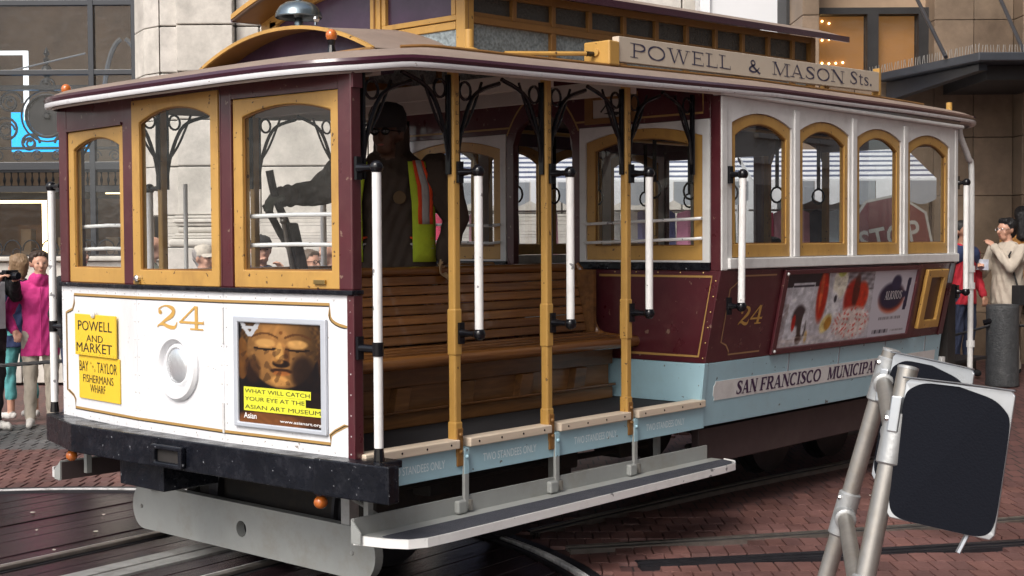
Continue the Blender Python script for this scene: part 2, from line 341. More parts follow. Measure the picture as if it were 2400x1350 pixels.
def sans(mb, s, u0, u1, vc, h, c, bold=0.):
    """built-in sans lettering, fitted to a box (u0..u1, centred on vc, cap height h)"""
    cu = bpy.data.curves.new('lettering_curve', 'FONT'); cu.body = s; cu.offset = bold; cu.resolution_u = 3
    o = bpy.data.objects.new('lettering_curve', cu); me = o.to_mesh()
    P = [v.co.copy() for v in me.vertices]; fs = [tuple(p.vertices) for p in me.polygons]
    o.to_mesh_clear(); bpy.data.objects.remove(o); bpy.data.curves.remove(cu)
    x0 = min(p.x for p in P); x1 = max(p.x for p in P); y0 = min(p.y for p in P); y1 = max(p.y for p in P)
    return mb.add([(u0+(p.x-x0)/(x1-x0)*(u1-u0), vc-h/2+(p.y-y0)/(y1-y0)*h, c) for p in P], fs)
def printed(name, fr, u0, u1, v0, v1, c, nu, nv, fn, m, parent):
    """a flat print: a grid of small cells coloured by fn(x, y) with x, y in 0..1"""
    mb = MB(fr); vs = [(u0+(u1-u0)*i/nu, v0+(v1-v0)*j/nv, c) for j in range(nv+1) for i in range(nu+1)]
    mb.add(vs, [(j*(nu+1)+i, j*(nu+1)+i+1, (j+1)*(nu+1)+i+1, (j+1)*(nu+1)+i) for j in range(nv) for i in range(nu)])
    me = bpy.data.meshes.new(name); me.from_pydata([tuple(v) for v in mb.v], [], mb.f); me.update()
    X, Y = np.meshgrid(np.linspace(0, 1, nu+1), np.linspace(0, 1, nv+1)); col = fn(X, Y).reshape(-1, 3)
    at = me.color_attributes.new('print', 'FLOAT_COLOR', 'POINT')
    at.data.foreach_set('color', np.concatenate([np.clip(col, 0, 1)**2.2, np.ones((len(col), 1))], 1).astype(np.float32).ravel())
    o = bpy.data.objects.new(name, me); COL.objects.link(o); me.materials.append(MATS[m]); adopt(o, parent)
    return o

# ------------------------------------------------------------------ materials
mat('white_paint', (.76, .77, .79), rough=.32, coat=.3, var=.05, vscale=3, dirt=(.40, .37, .33), dscale=4.5, damt=.22, rvar=.1, stretch=(1, 1, .35), chips=((.30, .26, .22), 22, .715))
mat('dull_white', (.70, .70, .69), rough=.45, var=.08, vscale=8, dirt=(.25, .22, .2), dscale=5, damt=.3)
mat('pole_white', (.80, .80, .79), rough=.28, coat=.3, dirt=(.4, .39, .38), dscale=9, damt=.3, chips=((.22, .22, .23), 14, .665))
mat('maroon', (.078, .013, .019), rough=.35, coat=.35, var=.15, vscale=5, dirt=(.16, .07, .06), dscale=6, damt=.25, rvar=.1, chips=((.20, .12, .09), 26, .69))
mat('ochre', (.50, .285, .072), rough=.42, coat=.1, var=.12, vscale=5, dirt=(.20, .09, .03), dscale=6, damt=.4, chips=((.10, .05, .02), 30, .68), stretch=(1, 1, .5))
mat('ochre_dark', (.24, .115, .028), rough=.45, var=.15, vscale=7, dirt=(.12, .05, .02), dscale=5, damt=.4)  # darker copy of ochre; eave shade on the clerestory wood is in the colour
mat('pale_blue', (.36, .56, .64), rough=.42, coat=.1, var=.08, vscale=4, dirt=(.2, .24, .25), dscale=4, damt=.3, chips=((.13, .13, .13), 26, .70))
mat('roof_canvas', (.25, .19, .155), rough=.75, var=.15, vscale=4, bump=.15, bscale=120, dirt=(.22, .16, .12), dscale=2.5, damt=.5, stretch=(1, 1, 1))
mat('roof_maroon', (.05, .012, .025), rough=.2, coat=.6)
mat('ceiling_cream', (.52, .47, .42), rough=.6, var=.1)
mat('black_paint', (.006, .007, .011), rough=.26, coat=.0, spec=.28, bump=.3, bscale=22, var=.3, dirt=(.06, .06, .07), dscale=12, damt=.25, rvar=.14, chips=((.30, .31, .33), 42, .715))
mat('black_iron', (.006, .006, .008), rough=.17, spec=.4)
mat('black_rubber', (.007, .008, .012), rough=.7, spec=.06, bump=.15, bscale=200)
mat('tread', (.040, .043, .058), rough=.9, bump=.5, bscale=300, var=.2, vscale=12, dirt=(.1, .1, .1), dscale=7, damt=.3)
mat('grey_paint', (.30, .31, .30), rough=.5, var=.1, vscale=4, dirt=(.2, .17, .12), dscale=3, damt=.5)
mat('under_dark', (.02, .017, .016), rough=.8, var=.4, vscale=5, dirt=(.06, .04, .025), dscale=6, damt=.5)
mat('truck_brown', (.055, .036, .037), rough=.55, var=.2, vscale=6, dirt=(.09, .07, .06), dscale=5, damt=.4)
mat('purple_panel', (.055, .025, .055), rough=.35, var=.35, vscale=4, coat=.2, dirt=(.10, .07, .10), dscale=5, damt=.5)
mat('gold_line', (.40, .24, .075), rough=.4)
mat('gold_brown', (.37, .22, .11), rough=.45)
mat('gold_number', (.56, .33, .085), rough=.4)
mat('sign_cream', (.60, .52, .42), rough=.5, var=.06, vscale=6, dirt=(.3, .22, .15), dscale=6, damt=.3)
mat('letter_ink', (.045, .042, .085), rough=.5)
mat('letter_black', (.02, .018, .015), rough=.5)
mat('letter_pale', (.72, .80, .82), rough=.5)
mat('letter_white', (.85, .85, .85), rough=.5)
mat('letter_maroon', (.05, .02, .07), rough=.5)
mat('yellow_plate', (.80, .53, .035), rough=.42, var=.04, vscale=4, dirt=(.5, .3, .03), dscale=5, damt=.25)
mat('lime_strip', (.68, .68, .04), rough=.45)
mat('aluminium', (.46, .48, .50), rough=.34, metal=.85, var=.1, vscale=10, rvar=.1)
mat('galvanised', (.36, .345, .32), rough=.42, metal=.75, var=.2, vscale=14, dirt=(.3, .24, .16), dscale=12, damt=.35, bump=.03, bscale=60)
mat('galv_fitting', (.40, .41, .41), rough=.45, metal=.6, var=.12, vscale=20, bump=.08, bscale=90)
mat('bell_metal', (.20, .25, .28), rough=.25, metal=.8, var=.25, vscale=8)
mat('frame_alu', (.60, .64, .70), rough=.38, metal=.35, var=.06)
mat('chrome', (.7, .7, .7), rough=.12, metal=1.)
mat('brass', (.42, .30, .12), rough=.3, metal=.9)
mat('amber', (.50, .13, .02), rough=.12, coat=.5, var=.3, vscale=30)
mat('lens', (.80, .83, .85), rough=.16, metal=.7, bump=.15, bscale=38, stretch=(1, 4, 1))
mat('bare_wood', (.66, .55, .43), rough=.65, var=.12, vscale=8, stretch=(.3, 4, 4))
mat('floor_dark', (.022, .021, .024), rough=.8, var=.3, vscale=14, stretch=(.3, 3, 1))
mat('inner_wood', (.085, .035, .014), rough=.4, var=.3, vscale=6, coat=.2)
mat('rope_black', (.02, .02, .022), rough=.6)
mat('steel_rail', (.34, .31, .28), rough=.35, metal=.8, var=.25, vscale=12)
mat('steel_plate', (.42, .42, .41), rough=.5, metal=.5, var=.2, vscale=9, dirt=(.12, .09, .07), dscale=8, damt=.6)
mat('rail_dark', (.035, .034, .04), rough=.4, metal=.5, var=.3, vscale=8)
mat('white_line', (.62, .62, .62), rough=.6, var=.2, vscale=20, dirt=(.08, .07, .07), dscale=14, damt=.85)
mat('bollard_grey', (.058, .062, .066), rough=.6, bump=.5, bscale=60, var=.2, vscale=12, dirt=(.2, .2, .2), dscale=14, damt=.35)
mat('fabric_black', (.012, .012, .013), rough=.8, bump=.3, bscale=25)
mat('canvas_white', (.74, .75, .78), rough=.8, var=.05)
mat('canvas_blue', (.10, .12, .20), rough=.8)
mat('canvas_grey', (.26, .28, .31), rough=.85)
wood_mat('bench_wood', (.11, .038, .011), (.33, .14, .04), .22, (.35, 9, 9), 3.0, coat=.35)
wood_mat('bench_panel', (.09, .036, .011), (.27, .12, .036), .38, (.5, 6, 6), 3.0, coat=.2)
wood_mat('plank_dark', (.011, .007, .009), (.048, .026, .031), .24, (.5, 8, 8), 3.0, bump=.22, spec=.5)
piece_mat('brick_red', [(.125, .064, .058), (.165, .080, .069), (.185, .09, .077), (.14, .071, .066), (.175, .086, .075)], rough=.5, rvar=.2)
piece_mat('brick_grey', [(.07, .072, .075), (.12, .12, .12), (.09, .085, .085)], rough=.55)
piece_mat('limestone', [(.52, .49, .44), (.58, .55, .50), (.55, .52, .48)], rough=.75, bump=.12, bscale=18, rvar=.1, blotch=.86)
piece_mat('tile_tan', [(.20, .14, .095), (.25, .18, .125), (.22, .16, .11)], rough=.55, bump=.08, rvar=.1)
glass_mat('glass', refl=.75, base=.045)
glass_mat('side_glass', tint=(.84, .87, .88), refl=1.0, base=.20, dust_haze=.06)
glass_mat('shop_glass', tint=(.85, .87, .88), refl=.6, base=.03)
obscure_mat('obscure_glass', (.16, .19, .20), (.34, .40, .42))
obscure_mat('obscure_dark', (.040, .037, .032), (.052, .048, .041))
vcol_mat('print', rough=.35)

# ------------------------------------------------------------------ the place: frame parallel to the buildings (a right, d away from the street, z up)
FH = Vector((math.cos(YAW), math.sin(YAW), 0)); RH = Vector((math.sin(YAW), -math.cos(YAW), 0))
class BF(Fr):
    def __init__(s): pass
    def __call__(s, a, d, z=0.): return Vector((CAM.x, CAM.y, 0))+RH*a+FH*d+Vector((0, 0, z))
BG = BF()
class BV(Fr):    # building-facade frame: a right, z up, third axis towards the street, at distance d0
    def __init__(s, d0): s.d0 = d0
    def __call__(s, a, z, n=0.): return BG(a, s.d0-n, z)
def sst(x, a, b): t = min(1, max(0, (x-a)/(b-a))); return t*t*(3-2*t)
def ground_h(a, d): return .07*max(0, d-8.5)*sst(a, 2.9, 4.4) if d < 16 else .07*7.5*sst(a, 2.9, 4.4)

# ground sheet
mb = MB(BG); A = [-400, -60, -20, -10, -6, -4, -2, 0, 1.5, 2.9, 3.2, 3.5, 3.8, 4.1, 4.4, 5, 7, 12, 30, 400]; D = [-400, -40, -8, 0, 4, 6, 8.5, 9.5, 10.5, 12, 13.5, 16, 20, 60, 600]
mb.add([(a, d, ground_h(a, d)-.02) for d in D for a in A], [(j*len(A)+i, j*len(A)+i+1, (j+1)*len(A)+i+1, (j+1)*len(A)+i) for j in range(len(D)-1) for i in range(len(A)-1)])
gm = mat('paving', (.10, .045, .040), rough=.6, var=.25, vscale=2.5)
n_ = gm.node_tree; bt = n_.nodes.new('ShaderNodeTexBrick'); ge = n_.nodes.new('ShaderNodeNewGeometry'); mpp = n_.nodes.new('ShaderNodeMapping')
mpp.inputs['Rotation'].default_value = (0, 0, -(YAW-math.pi/2)); mpp.inputs['Scale'].default_value = (1, 1, 1)
n_.links.new(ge.outputs['Position'], mpp.inputs['Vector']); n_.links.new(mpp.outputs[0], bt.inputs['Vector'])
bt.inputs['Scale'].default_value = 1; bt.inputs['Brick Width'].default_value = .1; bt.inputs['Row Height'].default_value = .19; bt.inputs['Mortar Size'].default_value = .006
bt.inputs['Color1'].default_value = (.14, .066, .058, 1); bt.inputs['Color2'].default_value = (.10, .05, .047, 1); bt.inputs['Mortar'].default_value = (.025, .022, .022, 1)
n_.links.new(bt.outputs['Color'], n_.nodes['Principled BSDF'].inputs['Base Color'])
ground = mb.build('ground', gm); ground['kind'] = 'structure'

TC = Vector((-1.62, 1.62)); TR = 3.45      # turntable
RAILS = [[(1.752, .248), (2.713, -.425), (3.219, -.761), (4.125, -1.332), (6, -2.4)],
         [(1.716, -.249), (2.274, -.687), (3.49, -1.574), (5.2, -2.75)],
         [(1.93, .667), (3.6, .60), (4.948, .478), (5.689, .353), (7.09, -.205), (9.5, -1.6)],
         [(1.93, 1.733), (4, 1.69), (5.6, 1.55), (7.6, .9), (10, -.3)]]
def near_rail(x, y):
    for rl in RAILS:
        for (x0, y0), (x1, y1) in zip(rl, rl[1:]):
            dx, dy = x1-x0, y1-y0; t = max(0, min(1, ((x-x0)*dx+(y-y0)*dy)/(dx*dx+dy*dy)))
            if math.hypot(x-x0-t*dx, y-y0-t*dy) < .085: return True
    return False
# paving bricks: real pieces round the turntable, the 300 that show largest are objects, the rest one mesh
pav = bpy.data.objects.new('pavement', None); COL.objects.link(pav); pav['kind'] = 'structure'
bw, bd = .1, .19; cand = []
for j in range(int(5.2/bd), int(12.6/bd)):
    d = j*bd
    for i in range(-56, 40):
        a = i*bw+(bw/2 if j % 2 else 0)
        u = 1200+FPX*a/d; v = 569+FPX*1.665/d
        if not (-60 < u < 2460 and v < 1400): continue
        p = BG(a, d)
        r = math.hypot(p.x-TC.x, p.y-TC.y)
        if r < TR+.12 or near_rail(p.x, p.y): continue
        if 560 < u < 1450 and p.x > 0 and d > 9.6: continue
        if p.x > .2 and .1 < p.y < 2.3 and d > 8.2: continue
        if u > 1900 and d > 9.8: continue
        cand.append((d, a, p, v, u))
def vis(c):
    d, a, p, v, u = c
    occl = (330 < u < 1300) or (u > 1300 and 1960 < u < 2360 and v > 900)
    return d+(50 if occl else 0)
cand.sort(key=vis)
def brick_mesh(w_, l_):
    b = MB(); b.hexa([(-w_, -l_, -.03), (w_, -l_, -.03), (w_, l_, -.03), (-w_, l_, -.03), (-w_+.003, -l_+.003, 0), (w_-.003, -l_+.003, 0), (w_-.003, l_-.003, 0), (-w_+.003, l_-.003, 0)])
    o = b.build('brick', None); me = o.data; bpy.data.objects.remove(o); return me
bm_red = brick_mesh(bw/2-.0018, bd/2-.0022); bm_red.materials.append(MATS['brick_red'])
bm_rdl = brick_mesh(bw/2-.005, bd/2-.006); bm_rdl.materials.append(MATS['brick_red'])
bm_gry = brick_mesh(bw/2-.003, bd/2-.003); bm_gry.materials.append(MATS['brick_grey'])
rest_r, rest_g = MB(), MB()
for k, (d, a, p, v, u) in enumerate(cand):
    grey = a < -1.5 and 10.9 < d < 12.5
    near_l = a < 0; z = random.uniform(-.003, .002) if near_l else random.uniform(-.0012, .0008); t1, t2 = random.gauss(0, .012 if near_l else .003), random.gauss(0, .012 if near_l else .004)
    if k < 300:
        o = bpy.data.objects.new('brick', bm_gry if grey else (bm_rdl if a < 0 else bm_red)); COL.objects.link(o); o.parent = pav
        o.location = (p.x, p.y, z); o.rotation_euler = (t1, t2, YAW-math.pi/2)
    else:
        M = Matrix.Translation((p.x, p.y, z)) @ Matrix.Rotation(YAW-math.pi/2, 4, 'Z') @ Matrix.Rotation(t1, 4, 'X')
        q = rest_g if grey else rest_r; kk = len(q.v)
        q.v += [M @ v_.co for v_ in (bm_rdl if a < 0 else bm_red).vertices]; q.f += [tuple(i+kk for i in pl.vertices) for pl in bm_red.polygons]
for q, m_ in ((rest_r, 'brick_red'), (rest_g, 'brick_grey')):
    if q.v: o = q.build('brick_field', m_, pav); o['kind'] = 'stuff'

# rails set in the street
for i, rl in enumerate(RAILS):
    t = bpy.data.objects.new('street_rail', None); COL.objects.link(t); ORG[t.name] = Vector((0, 0, 0))
    tag(t, ['shiny street rail curving off the turntable past the pipe barricade', 'dark grooved street rail nearest the bottom right corner', 'street rail under the near side of the cable car', 'street rail under the far side of the cable car'][i], 'rail')
    pts = spline([(x, y, 0) for x, y in rl], 8)
    for nm, wd, m_, z in (('rail_bed', .10 if i != 1 else .15, 'rail_dark', .002), ('rail_head', .035 if i != 1 else .045, 'steel_rail' if i != 1 else 'rail_dark', .010), ('rail_lip', .02, 'rail_dark' if i == 1 else 'steel_rail', .007)):
        off = {'rail_bed': 0, 'rail_head': .025, 'rail_lip': -.045}[nm]; q = MB(); vs = []; fs = []
        for k, p in enumerate(pts):
            a_, b_ = Vector(pts[max(k-1, 0)]), Vector(pts[min(k+1, len(pts)-1)]); tt = (b_-a_).normalized(); nn = Vector((-tt.y, tt.x, 0))
            for s_, zz in ((-wd/2, -.05), (-wd/2, z), (wd/2, z), (wd/2, -.05)):
                c_ = Vector(p)+nn*(off+s_); vs.append((c_.x, c_.y, zz))
        for k in range(len(pts)-1): fs += [(4*k+e, 4*k+e+1, 4*k+5+e, 4*k+4+e) for e in range(3)]
        q.add(vs, fs).build(nm, m_, t)

# turntable: planks, rings, rails, slot plates
tt = thing('turntable', 'round street turntable of dark wet planks under the cable car front', 'turntable', (TC.x, TC.y, 0))
ang = R(5.0); ca, sa = math.cos(ang), math.sin(ang)
TF = Fr((TC.x, TC.y, 0), (ca, sa, 0), (-sa, ca, 0), (0, 0, 1))
def chord(y): return math.sqrt(max(0, (TR-.07)**2-y*y))
yy = -3.3
bands = [(-.62, -.50, 'rail'), (.42, .54, 'rail'), (-.17, .08, 'slot')]
while yy < 3.3:
    wd = random.choice((.155, .17, .185, .2))
    y0, y1 = yy, min(yy+wd, 3.35)
    hit = [b for b in bands if y0 < b[1] and y1 > b[0]]
    if hit:
        b = hit[0]
        if b[0]-y0 > .03: y1 = b[0]
        else: yy = b[1]; continue
    h0, h1 = chord(y0), chord(y1); z = -.005+random.uniform(-.004, .003)
    MB(TF).hexa([(-h0, y0+.006, -.06), (h0, y0+.006, -.06), (h1, y1-.006, -.06), (-h1, y1-.006, -.06), (-h0, y0+.006, z), (h0, y0+.006, z), (h1, y1-.006, z), (-h1, y1-.006, z)]).build('plank', 'plank_dark', tt, bev=.004)
    yy = y1
for y0, y1, k in bands:
    h0 = chord((y0+y1)/2)
    if k == 'rail':
        MB(TF).box(-h0, h0, y0+.005, y1-.005, -.06, -.012).build('rail_bed', 'rail_dark', tt)
        MB(TF).box(-h0, h0, (y0+y1)/2-.026, (y0+y1)/2+.022, -.01, .012).build('rail_head', 'steel_rail', tt, bev=.004)
        MB(TF).box(-h0, h0, y1-.03, y1-.008, -.01, .004).build('rail_guard', 'white_line', tt)
    else:
        MB(TF).box(-h0, h0, y0+.006, (y0+y1)/2-.012, -.05, .004).build('slot_plate', 'steel_plate', tt, bev=.002)
        MB(TF).box(-h0, h0, (y0+y1)/2+.012, y1-.006, -.05, .004).build('slot_plate', 'steel_plate', tt, bev=.002)
for r0, r1, m_, nm in ((TR-.05, TR-.03, 'rail_dark', 'inner_ring'), (TR+.012, TR+.042, 'white_line', 'outer_ring'), (TR+.055, TR+.1, 'rail_dark', 'kerb_ring')):
    q = MB(); N = 128; vs = []; fs = []
    for k in range(N):
        c, s = math.cos(2*math.pi*k/N), math.sin(2*math.pi*k/N)
        vs += [(TC.x+r0*c, TC.y+r0*s, -.05), (TC.x+r0*c, TC.y+r0*s, .005), (TC.x+r1*c, TC.y+r1*s, .005), (TC.x+r1*c, TC.y+r1*s, -.05)]
    for k in range(N): j = (k+1) % N; fs += [(4*k+e, 4*k+e+1, 4*j+e+1, 4*j+e) for e in range(3)]
    q.add(vs, fs).build(nm, m_, tt)
# dark disc under the planks; its colour puts shade into the gaps
mb = MB(); mb.lathe([(TR+.1, -.075), (TR+.1, -.07)], (TC.x, TC.y, 0), n=64).build('gap_shade', 'under_dark', tt)
# scraps of litter on the planks and bricks
lit = [(-.6, 3.2), (-.2, 3.6), (.35, 3.4), (.1, 2.9), (-.35, 2.75), (.6, 3.0), (-.1, 2.35), (.3, 2.6), (3.3, -.5), (2.9, -.95), (4.2, -.3)]
mat('litter', (.6, .56, .48), rough=.8)
for i, (x, y) in enumerate(lit):
    q = MB(); s = random.uniform(.008, .02); an = random.uniform(0, 3)
    q.add([(x+s*math.cos(an+k*1.26)*random.uniform(.6, 1.3), y+s*math.sin(an+k*1.26)*random.uniform(.5, 1.2), .006+.003*(k % 2)) for k in range(5)]+[(x, y, .001)], [(0, 1, 2, 3, 4), (0, 1, 5), (1, 2, 5), (2, 3, 5), (3, 4, 5), (4, 0, 5)])
    o = q.build('paper_scrap', 'litter'); tag(o, 'tiny pale scrap of litter on the turntable planks' if x < 2 else 'tiny pale scrap of litter on the red bricks beside the rails', 'litter', 'litter on the planks' if x < 2 else 'litter on the bricks')

# ------------------------------------------------------------------ the cable car
car = thing('cable_car', 'maroon, white and ochre open-sided cable car number 24 turning onto the turntable', 'cable car')
YC = 1.2
def zg(x):      # gutter height along the car
    xs = [-.3, 0, .2, .9, 3.2, 5, 7.2]; zs = [2.392, 2.418, 2.442, 2.463, 2.54, 2.565, 2.575]
    return float(np.interp(x, xs, zs))
P0, P1, P2, P3 = Vector((0, 0, 0)), Vector((-.0685, .8366, 0)), Vector((-.0685, 1.5634, 0)), Vector((0, 2.4, 0))
FN = Fr(P1, P0-P1, (0, 0, 1)); FM = Fr(P2, P1-P2, (0, 0, 1)); FL = Fr(P3, P2-P3, (0, 0, 1))
def uN(y): return (.8366-y)/.99666
def uM(y): return 1.5634-y
def uL(y): return (2.4-y)/.99666
ZB, ZT = .73, 1.442
# dash panels with pinstripe, rivets
dash = MB(FN).box(.001, .8394, ZB, ZT, -.03, 0).build('dash_panel', 'white_paint', car, bev=.002)
dash2 = MB(FM).box(.0015, .7253, ZB, ZT, -.03, 0).build('dash_panel', 'white_paint', car, bev=.002)
dash3 = MB(FL).box(0, .838, ZB, ZT, -.03, 0).build('dash_panel', 'white_paint', car, bev=.002)
for fr, seg, prt in ((FN, 'N', dash), (FM, 'M', dash2), (FL, 'L', dash3)):
    for w_, m_, c_, nm in ((.017, 'gold_line', .0015, 'pinstripe'), (.005, 'letter_black', .0022, 'pinstripe_edge')):
        mb = MB(fr); dz = -.006 if nm == 'pinstripe_edge' else 0
        zt, zb = 1.398+dz, .785+dz
        if seg == 'N':
            e = uN(.145); o_ = uN(.028)
            path = [(-.001, zt), (e, zt), (e, zt-.045)]+[(e+(o_-e)*(1-math.cos(R(90*t/6))), zt-.045-.05*math.sin(R(90*t/6))) for t in range(1, 7)]+[(o_, .875), ]
            path += [(e+(o_-e)*math.cos(R(90*t/6)), .875-.05+ (.05-.05*math.sin(R(90*t/6))) -0) for t in range(1, 7)][:0]
            path += [(o_-.03, .872), (e+.03, .845), (e, .825), (e, zb), (-.001, zb)]
        elif seg == 'M': path = None; mb.ribbon([(-.001, zt, w_), (.728, zt, w_)], c_); MB(fr).ribbon([(-.001, zb, w_), (.728, zb, w_)], c_).build(nm, m_, prt)
        else:
            e = uL(2.25); o_ = uL(2.345)
            path = [(.8394, zt), (e, zt), (e, zt-.045), (e-.02, zt-.08), (o_+.02, zt-.095), (o_, zt-.098), (o_, .875), (o_+.02, .872), (e-.02, .85), (e, .83), (e, zb), (.8394, zb)]
        if path: mb.ribbon([(a, b, w_) for a, b in path], c_)
        mb.build(nm, m_, prt)
    mb = MB(fr); L_ = {'N': .8394, 'M': .7268, 'L': .8394}[seg]
    n_ = int(L_/.1)
    for k in range(n_+1):
        for z in (ZT-.022, ZB+.022): mb.lathe([(.006, 0), (.004, .0035)], (.02+k*(L_-.04)/n_, z, 0), (0, 0, 1), n=6)
    for z in np.arange(.83, 1.38, .09):
        for u_ in (.018, L_-.018): mb.lathe([(.006, 0), (.004, .0035)], (u_, float(z), 0), (0, 0, 1), n=6)
    mb.build('rivets', 'dull_white', prt)['kind'] = 'stuff'
# vertical hinge between dash panels
MB(FM).box(.716, .728, 1.2, 1.37, .0, .006).build('hinge', 'dull_white', dash2); MB(FM).box(.716, .728, .78, .92, 0, .006).build('hinge', 'dull_white', dash2)
# number 24, headlight, route plates, poster
serif_text(MB(FM), '24', uM(1.395), uM(.985), 1.255, .115, .003).build('number', 'gold_number', dash2)
hl = MB(FM).lathe([(.172, .0), (.172, .012), (.16, .026), (.132, .028), (.118, .012), (.114, -.03)], (uM(1.205), 1.075, 0), (0, 0, 1), n=40, cap=False).build('headlight', 'white_paint', car, smooth=True)
MB(FM).lathe([(.116, -.028), (.112, .0), (.10, .012), (.092, .014), (.086, .010)], (uM(1.205), 1.075, 0), (0, 0, 1), n=40, cap=False).build('lamp_rim', 'white_paint', hl, smooth=True)
MB(FM).lathe([(.088, .006), (.08, .012), (.06, .017), (.03, .020), (.001, .021)], (uM(1.205), 1.075, 0), (0, 0, 1), n=32).build('lamp_lens', 'lens', hl, smooth=True)
r1 = MB(FL).box(uL(2.205), uL(1.75), 1.078, 1.298, .012, .022).build('route_plate', 'yellow_plate', car, bev=.002)
sans(MB(FL), 'POWELL', uL(2.165), uL(1.785), 1.238, .052, .0235, .0).build('lettering', 'letter_black', r1)
sans(MB(FL), 'AND', uL(2.07), uL(1.885), 1.172, .036, .0235, .0).build('lettering', 'letter_black', r1)
sans(MB(FL), 'MARKET', uL(2.185), uL(1.785), 1.122, .05, .0235, .0).build('lettering', 'letter_black', r1)
MB(FL).lathe([(.022, .022), (.022, .03), (.012, .036)], (uL(1.985), 1.302, 0), (0, 0, 1), n=12).build('clip', 'dull_white', r1)
mb = MB(FL)
for k in range(12): mb.lathe([(.004, .022), (.003, .025)], (uL(2.19-k*.038), 1.09, 0), (0, 0, 1), n=6)
mb.build('rivets', 'yellow_plate', r1)['kind'] = 'stuff'
r2 = MB(FL).box(uL(2.19), uL(1.735), .845, 1.075, .003, .009).build('route_plate', 'yellow_plate', car, bev=.001)
sans(MB(FL), 'BAY', uL(2.18), uL(2.08), 1.02, .055, .0105, .0).build('lettering', 'letter_black', r2)
for i, ch in enumerate('AND'): sans(MB(FL), ch, uL(2.055-i*.022), uL(2.042-i*.022), 1.04-i*.019, .013, .0105).build('lettering', 'letter_black', r2)
sans(MB(FL), 'TAYLOR', uL(1.98), uL(1.76), 1.02, .055, .0105, .0).build('lettering', 'letter_black', r2)
sans(MB(FL), 'FISHERMANS', uL(2.14), uL(1.80), .955, .042, .0105, .0).build('lettering', 'letter_black', r2)
sans(MB(FL), 'WHARF', uL(2.06), uL(1.89), .905, .042, .0105, .0).build('lettering', 'letter_black', r2)
# poster in aluminium frame
pf = MB(FN)
U0, U1, V0, V1 = uN(.755), uN(.155), .822, 1.336
pf.ring([(U0+.03, V0+.022), (U1-.035, V0+.022), (U1-.035, V1-.03), (U0+.03, V1-.03)], [(U0, V0), (U1, V0), (U1, V1), (U0, V1)], .002, .018)
pf = pf.build('poster_frame', 'frame_alu', car, bev=.006)
def face_print(X, Y):
    c = np.zeros(X.shape+(3,)); c[:] = (.09, .06, .07)
    x = (X-.52)*.86; y = (Y-.1235)/.967
    def g(cx, cy, rx, ry): return ((x-cx)/rx)**2+((y-cy)/ry)**2
    def put(mask, col, a=1.): 
        m = np.clip(mask, 0, 1)[..., None]*a; c[:] = c*(1-m)+np.array(col)*m
    def soft(v, e=.12): return np.clip((1-v)/e, 0, 1)
    hairn = .5+.5*np.sin(X*95+1.5*np.sin(Y*40))*np.sin(Y*80)
    put(soft(g(0, .74, .44, .36)), (.25, .17, .1)); put(soft(g(0, .74, .44, .36))*hairn, (.50, .36, .2), .75)
    put(soft(g(-.41, .53, .07, .22)), (.52, .33, .14), .8); put(soft(g(.43, .55, .06, .22)), (.30, .18, .09), .8)
    face = soft(g(0, .63, .365, .385), .08); light = np.clip(1.05-1.9*np.clip(x-.02, 0, 1)-1.2*np.clip(-x-.14, 0, 1)-.5*np.clip(.55-y, 0, 1), .08, 1.1)[..., None]
    c[:] = c*(1-face[..., None])+face[..., None]*np.array((.68, .48, .27))*light
    put(soft(g(.22, .42, .14, .2), .6), (.10, .06, .06), .75); put(soft(g(-.3, .42, .1, .16), .6), (.22, .13, .08), .7)
    for s in (-1, 1):
        br = np.abs(y-(.765+.035*np.cos((x-s*.17)*13))); put((br < .012)*(np.abs(x-s*.17) < .14)*1., (.35, .21, .1), .8)
        put(soft(g(s*.165, .70, .12, .05), .5), (.95, .72, .42), .8)
        ey = np.abs(y-(.655-.02*np.cos((x-s*.165)*11)+.012*s*0)); put((ey < .011)*(np.abs(x-s*.165) < .125)*1., (.12, .07, .05), .95)
    put(soft(g(-.02, .6, .045, .13), .5), (.96, .72, .4), .7); put(soft(g(.06, .58, .035, .11), .6), (.35, .2, .1), .7)
    put(soft(g(.0, .5, .1, .045), .4), (.10, .06, .05), .9); put(soft(g(-.03, .52, .06, .03), .5), (.8, .55, .28), .8)
    put(soft(g(.0, .425, .125, .032), .3), (.20, .11, .07), .9); put(soft(g(.0, .402, .1, .026), .4), (.72, .43, .22), .9)
    put(soft(g(-.02, .325, .12, .06), .6), (.92, .66, .36), .7); put(soft(g(0, .81, .022, .02), .4), (.5, .3, .14), .9)
    put((Y < .36)*1., (.13, .08, .07)); put(soft(((X-.35)/.5)**2+((Y-.02)/.12)**2, .5), (.62, .38, .2), .8); put(soft(((X-.8)/.3)**2+((Y-.07)/.07)**2, .6), (.5, .3, .15), .6)
    rn = np.sin(X*23+Y*31+3*np.sin(Y*17))*np.sin(Y*29-X*13+2*np.sin(X*21)); c[:] *= (1+.12*rn*(rn > .15))[..., None]
    xx_ = X-.14; put(((Y > .86)*(np.abs(np.abs(xx_)-(Y-.86)*.75) < .028)+(Y > .93)*(np.abs(xx_) < .10)*(np.abs(Y-.945) < .012)) > 0, (.85, .86, .88))
    blo = np.sin(X*19+2*np.sin(Y*23))*np.sin(Y*27+1.7*np.sin(X*31)); put((blo > .35)*(Y < .75)*(Y > .4)*1., (.16, .10, .07), .38)
    return c*.78
pr = printed('poster_print', FN, U0+.028, U1-.033, V0+.02, V1-.028, .006, 110, 110, face_print, 'print', pf)
